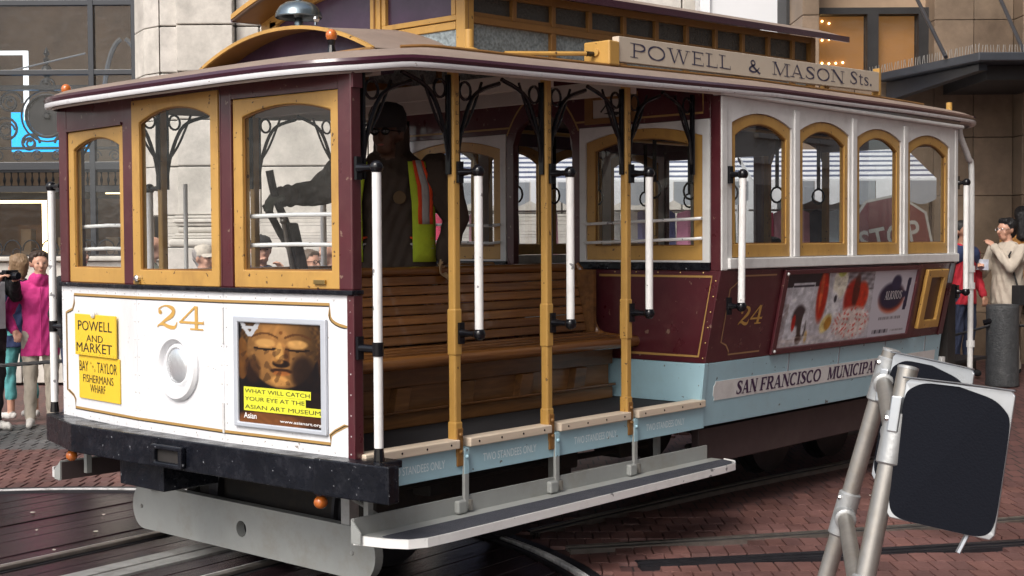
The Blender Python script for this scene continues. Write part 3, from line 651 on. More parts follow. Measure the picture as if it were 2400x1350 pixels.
for t_, a, b, z, hh in (('WHAT WILL CATCH', .075, .86, .990, .025), ('YOUR EYE AT THE', .075, .80, .954, .025), ('ASIAN ART MUSEUM', .075, .985, .917, .025)):
    w_ = U1-U0-.063; ua, ub = U0+.028+a*w_-.008, U0+.03+b*w_+.004
    MB(FN).box(ua, min(ub, U1-.036), z-.0185, z+.0187, .0062, .0076).build('text_strip', 'lime_strip', pf)
    sans(MB(FN), t_, ua+.008, min(ub, U1-.036)-.006, z, hh*.74, .0086, .0).build('lettering', 'letter_black', pf)
sans(MB(FN), 'Asian', U0+.06, U0+.145, .876, .027, .008, .008).build('lettering', 'letter_white', pf)
sans(MB(FN), 'www.asianart.org', U0+.30, U1-.037, .862, .017, .008, .006).build('lettering', 'letter_white', pf)

# belt rail, sill, corner posts, header of the front
for fr, L_ in ((FN, .8394), (FM, .7268), (FL, .8394)):
    MB(fr).box(-.002, L_+.006, ZT+.001, ZT+.022, -.06, .018).build('belt_rail', 'black_paint', car, bev=.004)
    MB(fr).box(-.002, L_, ZT+.023, 1.464, -.05, .004).build('belt_moulding', 'maroon', car)
def post(fr, u0, u1, z0, z1, n0=-.06, n1=.006, nm='pillar', m='maroon'):
    return MB(fr).box(u0, u1, z0, z1, n0, n1).build(nm, m, car, bev=.006)
post(FN, uN(.082), .8395, ZT+.0225, 2.43, -.055)
MB(FN).box(.80, .842, ZB-.002, ZT, -.055, .0035).build('corner_post', 'maroon', car, bev=.005)
post(FN, 0, uN(.764), 1.465, 2.42); post(FM, uM(.848), .7267, 1.465, 2.42)
post(FM, 0, uM(1.572), 1.465, 2.42); post(FL, uL(1.678), .8393, 1.465, 2.42)
post(FL, 0, uL(2.305), ZT+.0225, 2.40, -.1)
MB(FL).box(0, .03, ZB, ZT, -.1, -.032).build('corner_post', 'maroon', car)
MB(FN).box(0, .85, 2.337, 2.45, -.055, .003).build('front_header', 'maroon', car)
MB(FM).box(0, .7268, 2.389, 2.45, -.055, .003).build('front_header', 'maroon', car)
MB(FL).box(-.02, .8393, 2.287, 2.45, -.055, .003).build('front_header', 'maroon', car)
MB(FL).box(uL(2.303), uL(1.68), 2.276, 2.29, -.05, .014).build('drip_moulding', 'maroon', car)

def arch_contours(u0, u1, v0, v1, ml, mr, mb_, apex, spring, n=10, oarch=0.):
    """inner opening with an arched head; outer rectangle, or arched too if oarch"""
    i0, i1 = u0+ml, u1-mr; inn = [(i0, v0+mb_), (i1, v0+mb_)]; out = [(u0, v0), (u1, v0)]
    for k in range(n+1):
        t = k/n; a = i1+(i0-i1)*t; s = 4*t*(1-t)
        inn.append((a, spring+(apex-spring)*s)); ao = u1+(u0-u1)*t; out.append((ao, v1-oarch+oarch*s))
    return inn, out
def arch_window(fr, u0, u1, v0, v1, ml, mr, mb_, apex, spring, n0, n1, glass='glass', m='ochre', oarch=0., nm='front_window', bev=.005):
    i, o = arch_contours(u0, u1, v0, v1, ml, mr, mb_, apex, spring, oarch=oarch)
    wnd = MB(fr).ring(i, o, n0, n1).build(nm, m, car, bev=bev)
    MB(fr).poly(i, (n0+n1)/2).build('pane', glass, wnd)
    ii = [(i[0][0]+.006, i[0][1]+.006), (i[1][0]-.006, i[1][1]+.006)]+[(p[0]+(.006 if k == len(i)-3 else -.006 if k == 0 else 0), p[1]-.006) for k, p in enumerate(i[2:])]
    MB(fr).ring(ii, i, (n0+n1)/2+.002, (n0+n1)/2+.010).build('glazing_bead', 'ochre_dark', wnd)
    return wnd
wN = arch_window(FN, uN(.762), uN(.084), 1.466, 2.335, .062, .05, .08, 2.292, 2.25, -.05, -.004)
wM = arch_window(FM, uM(1.57), uM(.85), 1.466, 2.387, .066, .06, .074, 2.333, 2.272, -.03, .012)
wL = arch_window(FL, uL(2.303), uL(1.68), 1.466, 2.275, .06, .05, .08, 2.23, 2.178, -.05, -.004)
for wnd, fr, u0, u1, zs in ((wN, FN, uN(.76), uN(.09), (1.795, 1.66)), (wL, FL, uL(2.30), uL(1.70), (1.765, 1.643))):
    for z in zs:
        MB(fr).tube([(u0, z, -.06), (u0+.03, z, -.075), ((u0+u1)/2, z+.004, -.08), (u1-.03, z, -.075), (u1, z, -.06)], .010, 8).build('guard_bar', 'pole_white', wnd, smooth=True)
MB(FM).lathe([(.014, 0), (.016, .012), (.018, .02), (.010, .028)], (uM(1.515), 1.497, .012), (0, 0, 1), n=12).build('latch_knob', 'chrome', wM, smooth=True)
MB(FM).box(uM(1.545), uM(1.50), 1.468, 1.482, .013, .022).build('latch_plate', 'brass', wM)
MB(FN).box(uN(.235), uN(.165), 1.487, 1.507, -.003, .009).build('latch_plate', 'brass', wN, bev=.002)
# bumper
BO = [(-.078, -.298), (-.122, .12), (-.15, .8), (-.185, 1.5), (-.19, 2.0), (-.05, 2.5)]
vs = []
for z in (.588, .735):
    vs += [(x, y, z) for x, y in BO]+[(x+(.13 if y > 0 else .058), y, z) for x, y in BO]
k = len(BO); fs = []
for i in range(k-1): fs += [(i, i+1, 2*k+i+1, 2*k+i), (k+i+1, k+i, 3*k+i, 3*k+i+1), (2*k+i, 2*k+i+1, 3*k+i+1, 3*k+i), (i+1, i, k+i, k+i+1)]
fs += [(0, 2*k, 3*k, k), (k-1, 2*k-1, 4*k-1, 3*k-1)]
bump = MB().add(vs, fs).build('bumper', 'black_paint', car, bev=.006)
MB().prism([(-.131, .125), (-.086, -.303), (-.016, -.293), (-.05, .125)], .582, .741).build('bumper_end', 'black_paint', bump, bev=.006)
MB().box(-.02, .12, -.17, -.005, .70, .732).build('pole_plate', 'black_paint', bump, bev=.004)
MB().box(.005, .16, .0, 2.4, .70, .728).build('apron', 'dull_white', bump)
fb = Fr((-.176, 1.27, 0), (.034, -.68, 0), (0, 0, 1))
MB(fb).ring([(.045, .622), (.225, .622), (.225, .682), (.045, .682)], [(.015, .598), (.255, .598), (.255, .706), (.015, .706)], 0, .03).build('coupler_ring', 'black_paint', bump, bev=.008)
MB(fb).box(.04, .23, .618, .686, .0, .006).build('coupler_well', 'under_dark', bump)
MB().box(-.08, .25, 1.33, 1.72, .44, .585).build('draft_gear', 'black_paint', bump, bev=.006)
for y, z in ((.16, .535), (2.22, .53)):
    lo = MB(); lo.ball((-.06, y, z), (.032, .032, .03), 14)
    mk = lo.build('marker_lamp', 'amber', car, smooth=True); MB().box(-.075, -.045, y-.014, y+.014, z+.028, .59).build('lamp_stem', 'black_iron', mk)
# lifeguard board
cs = []
for a in range(90, 271, 15): cs.append((2.17+.115*-math.cos(R(a))*1.0, .205+.13*math.sin(R(a))))
pl = [(2.17+.11*math.cos(R(a)), .2+.125*math.sin(R(a))) for a in range(90, -91, -15)]+[(.37+.11*math.cos(R(a)), .2+.125*math.sin(R(a))) for a in range(270, 89, -15)]
LG = Fr((.35, 0, 0), (0, 1, 0), (0, 0, 1), (-1, 0, 0))
hole = [(1.28+.042*math.cos(2*math.pi*k/len(pl)+math.pi/2), .195-.042*math.sin(2*math.pi*k/len(pl)-math.pi/2)*-1) for k in range(len(pl))]
hole = [(1.28+.042*math.cos(math.pi/2-2*math.pi*k/len(pl)), .195+.042*math.sin(math.pi/2-2*math.pi*k/len(pl))) for k in range(len(pl))]
lg = MB(LG).ring(hole, pl, -.05, 0).build('lifeguard_board', 'grey_paint', car)
for y in (2.19, .42): MB(LG).lathe([(.012, 0), (.01, .008)], (y, .2, 0), (0, 0, 1), n=6).build('bolt', 'steel_plate', lg)
MB().box(.30, .36, 2.02, 2.08, .31, .44).build('bracket', 'steel_plate', lg); MB().box(.36, .42, .45, .51, .31, .6).build('bracket', 'steel_plate', lg)
MB().tube([(.05, .13, .56), (.33, .05, .36)], .008, 6).build('stay', 'grey_paint', lg)

# underframe, floor, trucks
MB().box(.1, 6.9, .12, 2.28, .60, .695).build('underframe', 'under_dark', car)  # underframe as a black mass; shade under the car put into its colour
MB().box(.01, 6.9, .03, 2.37, .697, .722).build('floor', 'floor_dark', car)
for xc in (1.25, 4.95):
    tk = MB().box(xc-.75, xc+.75, .42, .5, .24, .52).box(xc-.75, xc+.75, 1.9, 1.98, .24, .52).box(xc-.1, xc+.1, .5, 1.9, .26, .5).box(xc-.72, xc-.64, .5, 1.9, .28, .46).build('truck', 'under_dark', car, bev=.01)
    for dx in (-.45, .45):
        MB().tube([(xc+dx, .5, .29), (xc+dx, 1.9, .29)], .05, 10).build('axle', 'under_dark', tk)
        for y in (.667, 1.733):
            MB().lathe([(.05, -.06), (.29, -.05), (.29, .04), (.315, .045), (.315, .065), (.24, .065), (.1, .03)], (xc+dx, y, .315), (0, 1 if y < 1 else -1, 0), n=28).build('wheel', 'rail_dark', tk, smooth=True)
tb = MB().box(2.78, 6.2, .085, .14, .335, .555).build('side_beam', 'truck_brown', car, bev=.006); mirror(tb, car)

# ---- open section: skirt, sill, posts, poles, running board (near side, mirrored to the far side)
B = .667
both = []
sk = MB().box(.06, 2.70, -.002, .03, .580, .705).build('skirt', 'pale_blue', car, bev=.002); both.append(sk)
mb = MB(Fr((0, -.002, 0), (1, 0, 0), (0, 0, 1)))
for i, (xa, xb) in enumerate(((.18, .55), (.81, 1.2), (1.5, 1.86), (2.13, 2.5))):
    sans(MB(Fr((0, -.002, 0), (1, 0, 0), (0, 0, 1))), 'TWO STANDEES ONLY', xa, xb, .642, .038, .0015, .004).build('lettering', 'letter_pale', sk)
for k in range(4):
    x0 = k*B+.035 if k else .04; x1 = (k+1)*B-.035 if k < 3 else 2.69
    both.append(MB().box(x0, x1, -.025, .06, .706, .748).build('sill_board', 'bare_wood', car, bev=.005))
    mb = MB()
    for t in range(4): mb.lathe([(.006, 0), (.004, .002)], (x0+.06+t*(x1-x0-.12)/3, -.025, .728), (0, -1, 0), n=6)
    s_ = mb.build('screws', 'black_iron', both[-1]); s_['kind'] = 'stuff'
for k in range(1, 4):
    x = k*B-.025; zt = zg(x)+.015
    p = MB().box(x-.021, x+.021, -.004, .04, .66, zt)
    p.box(x-.025, x+.025, -.008, .045, .74, .83).box(x-.025, x+.025, -.008, .045, 1.14, 1.36)
    p = p.build('post', 'ochre', car, bev=.008); both.append(p)
    MB().box(x-.018, x+.022, -.014, -.003, .62, .80).build('foot_strap', 'ochre_dark', p, bev=.004)
    for z in (.77, .69): MB().ball((x+.002, -.016, z), .010, 8).build('bolt', 'ochre_dark', p, smooth=True)
    for j, ch in enumerate('HOLD ON'):
        if ch != ' ': sans(MB(Fr((x+.002, -.0045, 0), (1, 0, 0), (0, 0, 1))), ch, -.009, .009, 2.36-j*.045, .018, .0012).build('lettering', 'letter_black', p)
    # hanger strap to the running board
    h_ = MB().box(x+.02, x+.05, -.022, -.004, .41, .70).build('hanger', 'grey_paint', car, bev=.003); both.append(h_)
    MB().box(x+.0201, x+.0499, -.0226, -.0042, .583, .703).build('strap_paint', 'pale_blue', h_)
    MB().ball((x+.035, -.026, .665), .009, 8).build('bolt', 'pale_blue', h_, smooth=True)
    both.append(MB().box(x-.045, x+.015, -.045, -.012, .405, .465).build('step_bracket', 'grey_paint', car, bev=.008))
    MB().box(x+.045, x+.056, -.04, -.022, .41, .46).build('step_bolt', 'galvanised', both[-1])
# scroll brackets in black iron, left and right of every post
def scroll(x, y, s, zt, L_=.325):
    q = MB()
    q.tube(spline([(x+s*.028, y, zt-.42), (x+s*.06, y, zt-.27), (x+s*.15, y, zt-.10), (x+s*L_, y, zt-.03)], 6), [.011]*19, 8)
    q.tube(spline([(x+s*.03, y, zt-.42), (x+s*.035, y, zt-.2), (x+s*.03, y, zt-.03)], 5), .010, 6)
    q.tube(spline([(x+s*.05, y, zt-.30), (x+s*.12, y, zt-.20), (x+s*.2, y, zt-.035)], 5), .007, 6)
    q.tube([(x+s*(.085+.038*math.cos(a)), y, zt-.085+.042*math.sin(a)) for a in [2*math.pi*k/14 for k in range(14)]], .007, 6, closed=True)
    q.box(min(x+s*.024, x+s*.036), max(x+s*.024, x+s*.036), y-.014, y+.014, zt-.48, zt-.02)
    return q
for k in range(0, 5):
    x = k*B-.025; zt = zg(x)+.01
    for s in (-1, 1):
        if (k == 0 and s < 0) or (k == 4 and s > 0): continue
        xx = {0: .05, 4: 2.65}.get(k, x)
        both.append(scroll(xx, .022, s, zt).build('scroll_bracket', 'black_iron', car, smooth=True))
# white grab poles on black brackets
def grab(x, z0, z1, y=-.13, ends=(True, True), inner=.0, extra=None, r=.0205, xt=None):
    xt = x if xt is None else xt
    p = MB().tube([(x, y, z0+.012), (xt, y, z1-.012)], r, 12).build('grab_pole', 'pole_white', car, smooth=True)
    for z, on in ((z0, ends[0]), (z1, ends[1])):
        if not on: continue
        xx = x if z == z0 else xt
        q = MB().ball((xx, y, z), .031, 14).tube([(xx, y, z), (xx, y*.55+inner*.45, z), (xx, inner-.02, z)], [.016, .014, .022], 10)
        q.box(xx-.016, xx+.016, inner-.022, inner-.004, z-.05, z+.05)
        q.build('pole_bracket', 'black_iron', p, smooth=True)
    for z in (extra or []):
        q = MB().tube([(x, y, z-.03), (x, y, z+.03)], .025, 10).tube([(x, y, z), (x, inner-.02, z)], [.018, .018], 10).box(x-.016, x+.016, inner-.022, inner-.004, z-.05, z+.05)
        q.build('pole_bracket', 'black_iron', p, smooth=True)
    return p
p = grab(.02, .78, 1.99, ends=(False, True), extra=[1.215]); both.append(p)
MB().tube([(.02, -.13, .735), (.02, -.13, .80)], [.026, .019], 10).build('pole_foot', 'black_iron', p)
for k, (z0, z1) in enumerate(((1.245, 1.995), (1.262, 2.012), (1.285, 2.035)), 1): both.append(grab(k*B-.015, z0, z1))
both.append(grab(2.735, 1.295, 2.05, y=-.235, inner=-.14, xt=2.75))
both.append(grab(5.93, 1.28, 2.1, y=-.20, inner=-.12))
# running board
out = [(-.02, -.012), (.0, -.06), (.03, -.17), (.075, -.25), (.15, -.285), (.3, -.29), (2.55, -.245), (2.66, -.235), (2.73, -.19), (2.76, -.1), (2.76, -.012)]
rb = MB().prism(out, .372, .40).build('running_board', 'grey_paint', car, bev=.002); both.append(rb)
edge = out[:-1]; q = MB(); vs = []
for i, (x, y) in enumerate(edge):
    a_, b_ = edge[max(i-1, 0)], edge[min(i+1, len(edge)-1)]; dx, dy = b_[0]-a_[0], b_[1]-a_[1]; l = math.hypot(dx, dy); nx, ny = dy/l, -dx/l
    vs += [(x, y, .366), (x+nx*.008, y+ny*.008, .366), (x+nx*.008, y+ny*.008, .406), (x, y, .406)]
q.add(vs, [(4*i+e, 4*i+(e+1) % 4, 4*i+4+(e+1) % 4, 4*i+4+e) for i in range(len(edge)-1) for e in range(4)]).build('edge_strip', 'pole_white', rb)
MB().prism([(.05, -.115), (.055, -.165), (.09, -.245), (.16, -.277), (.3, -.283), (2.55, -.238), (2.65, -.228), (2.71, -.185), (2.735, -.105), (.09, -.11)], .4005, .4045).build('tread_strip', 'tread', rb)
MB().box(-.02, 2.72, -.012, .0, .372, .478).build('back_plate', 'grey_paint', rb); MB().box(-.02, 2.72, .0005, .006, .372, .47).build('back_lining', 'truck_brown', rb)
MB().hexa([(-.028, -.06, .372), (-.02, -.06, .372), (-.02, .0, .372), (-.028, .0, .372), (-.028, -.06, .42), (-.02, -.06, .42), (-.02, -.0, .478), (-.028, -.0, .478)]).build('end_plate', 'grey_paint', rb)
MB().box(.1, .13, .03, .06, .40, .6).build('hanger', 'grey_paint', rb); MB().box(1.45, 1.48, .1, .13, .36, .6).build('hanger', 'grey_paint', rb); MB().box(2.38, 2.41, .1, .13, .36, .6).build('hanger', 'grey_paint', rb)

# ---- benches
def bench():
    bn = MB().box(.16, 2.62, .60, .66, .723, .80).build('bench', 'bench_panel', car, bev=.006)
    MB().box(.16, 2.62, .60, .66, .93, 1.045).build('front_rail', 'bench_panel', bn, bev=.006)
    MB().box(.16, 2.62, .635, .655, .80, .93).build('back_board', 'bench_panel', bn)
    for x in (.3, .78, 1.26, 1.74, 2.22):
        MB().hexa([(x, .585, .80), (x+.10, .585, .80), (x+.10, .66, .80), (x, .66, .80), (x+.03, .585, .93), (x+.13, .585, .93), (x+.13, .66, .93), (x+.03, .66, .93)]).build('stile', 'bench_panel', bn, bev=.004)
    MB().box(.16, 2.62, .575, .6, .80, .815).build('ledge', 'bench_wood', bn, bev=.004)
    # seat nose and slats
    MB().tube([(.16, .47, 1.07), (2.8, .47, 1.07)], .036, 12).build('seat_nose', 'bench_wood', bn, smooth=True)
    for k in range(4):
        y = .50+k*.062; z = 1.096+k*.009-.012*(k == 0)
        MB().box(.16, 2.74-.05*k, y+.003, y+.059, z-.03, z).build('slat', 'bench_wood', bn, bev=.006)
    MB().box(.16, 2.66, .50, .76, 1.035, 1.063).build('seat_frame', 'bench_panel', bn)
    for k in range(7):
        z = 1.13+k*.052; y = .752+k*.013
        MB().hexa([(.12, y, z), (2.56, y, z), (2.56, y+.02, z), (.12, y+.02, z), (.12, y+.012, z+.047), (2.56, y+.012, z+.047), (2.56, y+.032, z+.047), (.12, y+.032, z+.047)]).build('slat', 'bench_wood', bn, bev=.005)
    MB().tube([(.12, .855, 1.515), (2.56, .855, 1.515)], .026, 12).build('top_rail', 'bench_wood', bn, smooth=True)
    for x in (.2, .8, 1.4, 2.0, 2.52): MB().hexa([(x, .772, 1.06), (x+.05, .772, 1.06), (x+.05, .80, 1.06), (x, .80, 1.06), (x, .868, 1.49), (x+.05, .868, 1.49), (x+.05, .89, 1.49), (x, .89, 1.49)]).build('back_post', 'bench_panel', bn)
    q = MB(); q.tube(spline([(2.575, .85, 1.53), (2.59, .80, 1.45), (2.59, .75, 1.25), (2.6, .70, 1.12), (2.63, .58, 1.09), (2.66, .49, 1.10)], 6), .022, 8).build('end_scroll', 'bench_wood', bn, smooth=True)
    MB().box(2.56, 2.585, .70, .86, 1.04, 1.5).build('end_panel', 'bench_panel', bn)
    return bn
bn = bench(); mirror(bn, car)
for o in both: mirror(o, car)
# grip and brake levers
q = MB().tube(spline([(.86, 1.28, .72), (.82, 1.34, 1.4), (.76, 1.37, 1.72), (.69, 1.40, 1.92), (.66, 1.41, 2.06)], 6), [.03]*8+[.022]*17, 10)
gl = q.build('grip_lever', 'black_iron', car, smooth=True)
MB().tube(spline([(.95, 1.3, .72), (.87, 1.37, 1.45), (.74, 1.42, 1.72), (.66, 1.45, 1.88)], 6), .02, 8).build('quadrant', 'under_dark', gl, smooth=True)
MB().hexa([(.84, 1.3, 1.3), (.9, 1.3, 1.3), (.9, 1.4, 1.3), (.84, 1.4, 1.3), (.74, 1.34, 1.78), (.8, 1.34, 1.78), (.8, 1.42, 1.78), (.74, 1.42, 1.78)]).build('lever_guard', 'under_dark', gl, bev=.01)
MB().tube([(.78, 1.35, 1.45), (.72, 1.37, 1.78)], .012, 8).ball((.72, 1.37, 1.79), .02, 10).build('brake_lever', 'steel_rail', gl, smooth=True)
MB().tube([(.5, 1.95, .73), (.5, 1.95, 2.0)], .012, 8).build('stanchion', 'pole_white', car, smooth=True)

# ---- cabin
XW = 2.67
CW = Fr((XW, 2.54, 0), (0, -1, 0), (0, 0, 1))      # cabin end wall seen from the front
def uw(y): return 2.54-y
def end_wall(fr, x, front):
    wl = None
    def pc(poly, nm='wall_panel', m='maroon', n0=-.05, n1=0., bev=.003, par=None): return MB(fr).prism(poly, n0, n1).build(nm, m, par or car, bev=bev)
    for s in (0, 1):      # near half, far half
        g = (lambda y: uw(y)) if s == 0 else (lambda y: uw(2.4-y))
        lo = pc([(g(-.138), 1.5), (g(-.03), .96), (g(.955), .96), (g(.955), 1.5)])
        pc([(g(-.029), .958), (g(.003), .725), (g(.955), .725), (g(.955), .958)], 'kick_panel', 'pale_blue', n1=.004)
        up = pc([(g(-.138), 1.5005), (g(-.07), 1.5005), (g(-.07), 2.56), (g(-.138), 2.52)])
        pc([(g(.912 if not front else .895), 1.5005), (g(.9555), 1.5005), (g(.9555), 2.374), (g(.912 if not front else .895), 2.374)], m='maroon' if front else 'ochre')
        hd = pc([(g(-.0695), 2.3745), (g(.9555), 2.3745), (g(.9555), 2.72), (g(.3), 2.66), (g(-.0695), 2.555)])
        pc([(g(-.0695), 1.5005), (g(.8945), 1.5005), (g(.8945), 1.545), (g(-.0695), 1.545)], 'window_sill', 'black_paint', n1=.012)
        if not front:
            MB(fr).poly([(g(-.066), 1.546), (g(.91), 1.546), (g(.91), 2.373), (g(-.066), 2.373)], -.02).build('pane', 'glass', up); continue
        # white surround then ochre sash
        i, o = arch_contours(g(.892), g(-.066), 1.546, 2.373, .05, .05, .012, 2.345, 2.28) if s == 0 else arch_contours(g(-.066), g(.892), 1.546, 2.373, .05, .05, .012, 2.345, 2.28)
        MB(fr).ring(i, o, -.045, .006).build('window_surround', 'dull_white', car, bev=.004)
        a0, a1 = (g(.842), g(-.016)) if s == 0 else (g(-.016), g(.842))
        wn = arch_window(fr, a0, a1, 1.558, 2.345, .065, .065, .085, 2.285, 2.225, -.04, -.004, oarch=.066, nm='end_window')
        if front:
            for z in (1.79, 1.675):
                MB(fr).tube([(g(.845), z-.004, .012), (g(.80), z-.012, .045), (g(.4), z-.002, .055), (g(.02), z+.008, .045), (g(-.02), z+.012, .012)], .0095, 8).build('guard_bar', 'pole_white', wn, smooth=True)
            q = MB(fr)
            q.ribbon([(g(.93), 2.41, .012), (g(-.02), 2.41, .012), (g(-.02), 2.52, .012)], .002)
            q.build('pinstripe', 'gold_line', hd)
            q = MB(fr)
            q.ribbon([(g(.74), 1.465, .014), (g(-.08), 1.465, .014), (g(.015), 1.0, .014), (g(.5), 1.0, .014)], .002)
            q.build('pinstripe', 'gold_line', lo)
            q = MB(fr)
            for k in range(5): q.ball((g(.62-.16*k), 1.486, 0), .006, 6)
            for k in range(6): q.ball((g(-.105+.018*k), 1.44-.09*k, 0), .006, 6)
            q.build('screws', 'brass', lo)['kind'] = 'stuff'
    # door head
    n = 16; arc = []
    for k in range(n+1):
        t = k/n; y = .956+(1.444-.956)*t; arc.append((uw(y), 2.30+.17*math.sqrt(max(0, 1-(2*t-1)**2))))
    q = MB(fr)
    for k in range(n):
        (u0, z0), (u1, z1) = arc[k], arc[k+1]
        q.hexa([(u1, z1, -.05), (u0, z0, -.05), (u0, 2.78, -.05), (u1, 2.78, -.05), (u1, z1, 0), (u0, z0, 0), (u0, 2.78, 0), (u1, 2.78, 0)])
    dh = q.build('door_head', 'maroon', car)
    if front:
        arc2 = [(uw(.90+.6*k/20), 2.36+.24*max(0, 1-abs(2*k/20-1)**2.6)) for k in range(21)]
        MB(fr).ribbon([(a, b, .012) for a, b in arc2], .002).build('pinstripe', 'gold_line', dh)
        pl_ = MB(fr).ring([(uw(.78), 2.425), (uw(.50), 2.425), (uw(.50), 2.535), (uw(.78), 2.535)], [(uw(.84), 2.39), (uw(.44), 2.39), (uw(.44), 2.57), (uw(.84), 2.57)], .002, .02).build('notice_frame', 'ochre_dark', car, bev=.003)
        MB(fr).box(uw(.78), uw(.50), 2.425, 2.535, .0025, .008).build('notice_sheet', 'ceiling_cream', pl_)
        MB(fr).ribbon([(uw(.72), 2.46, .012), (uw(.66), 2.52, .012), (uw(.6), 2.48, .014), (uw(.65), 2.46, .02)], .010).poly([(uw(.7), 2.45), (uw(.6), 2.435), (uw(.56), 2.45), (uw(.64), 2.462)], .0105).build('notice_mark', 'letter_black', pl_)
end_wall(CW, XW, True)
end_wall(Fr((5.84, 2.54, 0), (0, -1, 0), (0, 0, 1)), 5.84, False)
SF = Fr((0, -.14, 0), (1, 0, 0), (0, 0, 1)); SL = Fr((0, -.03, .96), (1, 0, 0), (0, -.11, .54)); SB = Fr((0, .012, .585), (1, 0, 0), (0, -.042, .375))
bays = [2.735, 3.51, 4.26, 5.02, 5.86]; wins = [(2.785, 3.462), (3.565, 4.205), (4.315, 4.965), (5.075, 5.762)]
cab = []
for k in range(4):
    x0, x1 = wins[k]; i, o = arch_contours(bays[k], bays[k+1], 1.57, 2.50, x0-bays[k], bays[k+1]-x1, .001, 2.425, 2.355)
    o = [(min(max(a, bays[k]+.0005), bays[k+1]-.0005), b) for a, b in o]
    cab.append(MB(SF).ring(i, o, -.05, 0).build('window_surround', 'dull_white', car, bev=.003))
    wn = arch_window(SF, x0+.002, x1-.002, 1.573, 2.423, .05, .046, .08, 2.362, 2.285, -.046, -.010, glass='side_glass', oarch=.068, nm='side_window'); cab.append(wn)
    if k: cab.append(MB(SF).box(bays[k]-.028, bays[k]+.028, 1.5705, 2.47, .0005, .014).build('batten', 'dull_white', car, bev=.004))
cab.append(MB(SF).box(2.672, 2.734, 1.50, 2.5, -.06, .006).build('corner_batten', 'dull_white', car, bev=.006))
cab.append(MB(SF).box(5.8605, 5.91, 1.50, 2.5, -.06, .004).build('corner_batten', 'dull_white', car, bev=.006))
cab.append(MB(SF).box(2.735, 5.90, 1.507, 1.569, -.05, .022).build('sill_rail', 'dull_white', car, bev=.006))
cab.append(MB(SF).box(2.655, 5.95, 2.502, 2.528, -.05, .035).build('drip_moulding', 'dull_white', car, bev=.008))
cab.append(MB(SF).box(2.66, 5.93, 2.5295, 2.575, -.05, .012).build('letter_board', 'roof_maroon', car))
lowp = MB(SL).box(2.672, 5.905, .0, .552, -.04, 0).build('side_panel', 'maroon', car, bev=.004); cab.append(lowp)
blu = MB(SB).box(2.672, 5.88, .0, .376, -.04, 0).build('side_skirt', 'pale_blue', car, bev=.003); cab.append(blu)
MB(SB).box(2.66, 2.70, .13, .378, -.001, .006).build('corner_strip', 'pale_blue', blu, bev=.003)
for x in (3.62, 4.28, 4.95, 5.6): MB(SB).box(x, x+.012, .262, .376, 0, .004).build('batten', 'canvas_grey', blu)
band = MB(SB).prism([(2.80, .148), (2.80, .165), (2.785, .18), (2.785, .235), (2.80, .25), (2.80, .262), (5.80, .262), (5.80, .148)], .0005, .003).build('name_band', 'dull_white', blu)
for w_, a_, b_ in (('SAN', 3.03, 3.265), ('FRANCISCO', 3.30, 4.06), ('MUNICIPAL', 4.15, 4.88)): serif_text(MB(SB), w_, a_, b_, .165, .08, .0042, slant=.12, wsc=1.6).build('lettering', 'letter_maroon', blu)
serif_text(MB(SL), '24', 2.94, 3.21, .215, .115, .002, slant=.1).build('number', 'gold_number', lowp)
MB(SL).ribbon([(3.3, .515, .01), (2.9, .515, .01), (2.9, .50, .01), (2.84, .46, .01), (2.80, .44, .01), (2.80, .12, .01), (2.86, .10, .01), (2.9, .06, .01), (2.9, .04, .01), (3.25, .04, .01)], .002).build('pinstripe', 'gold_brown', lowp)
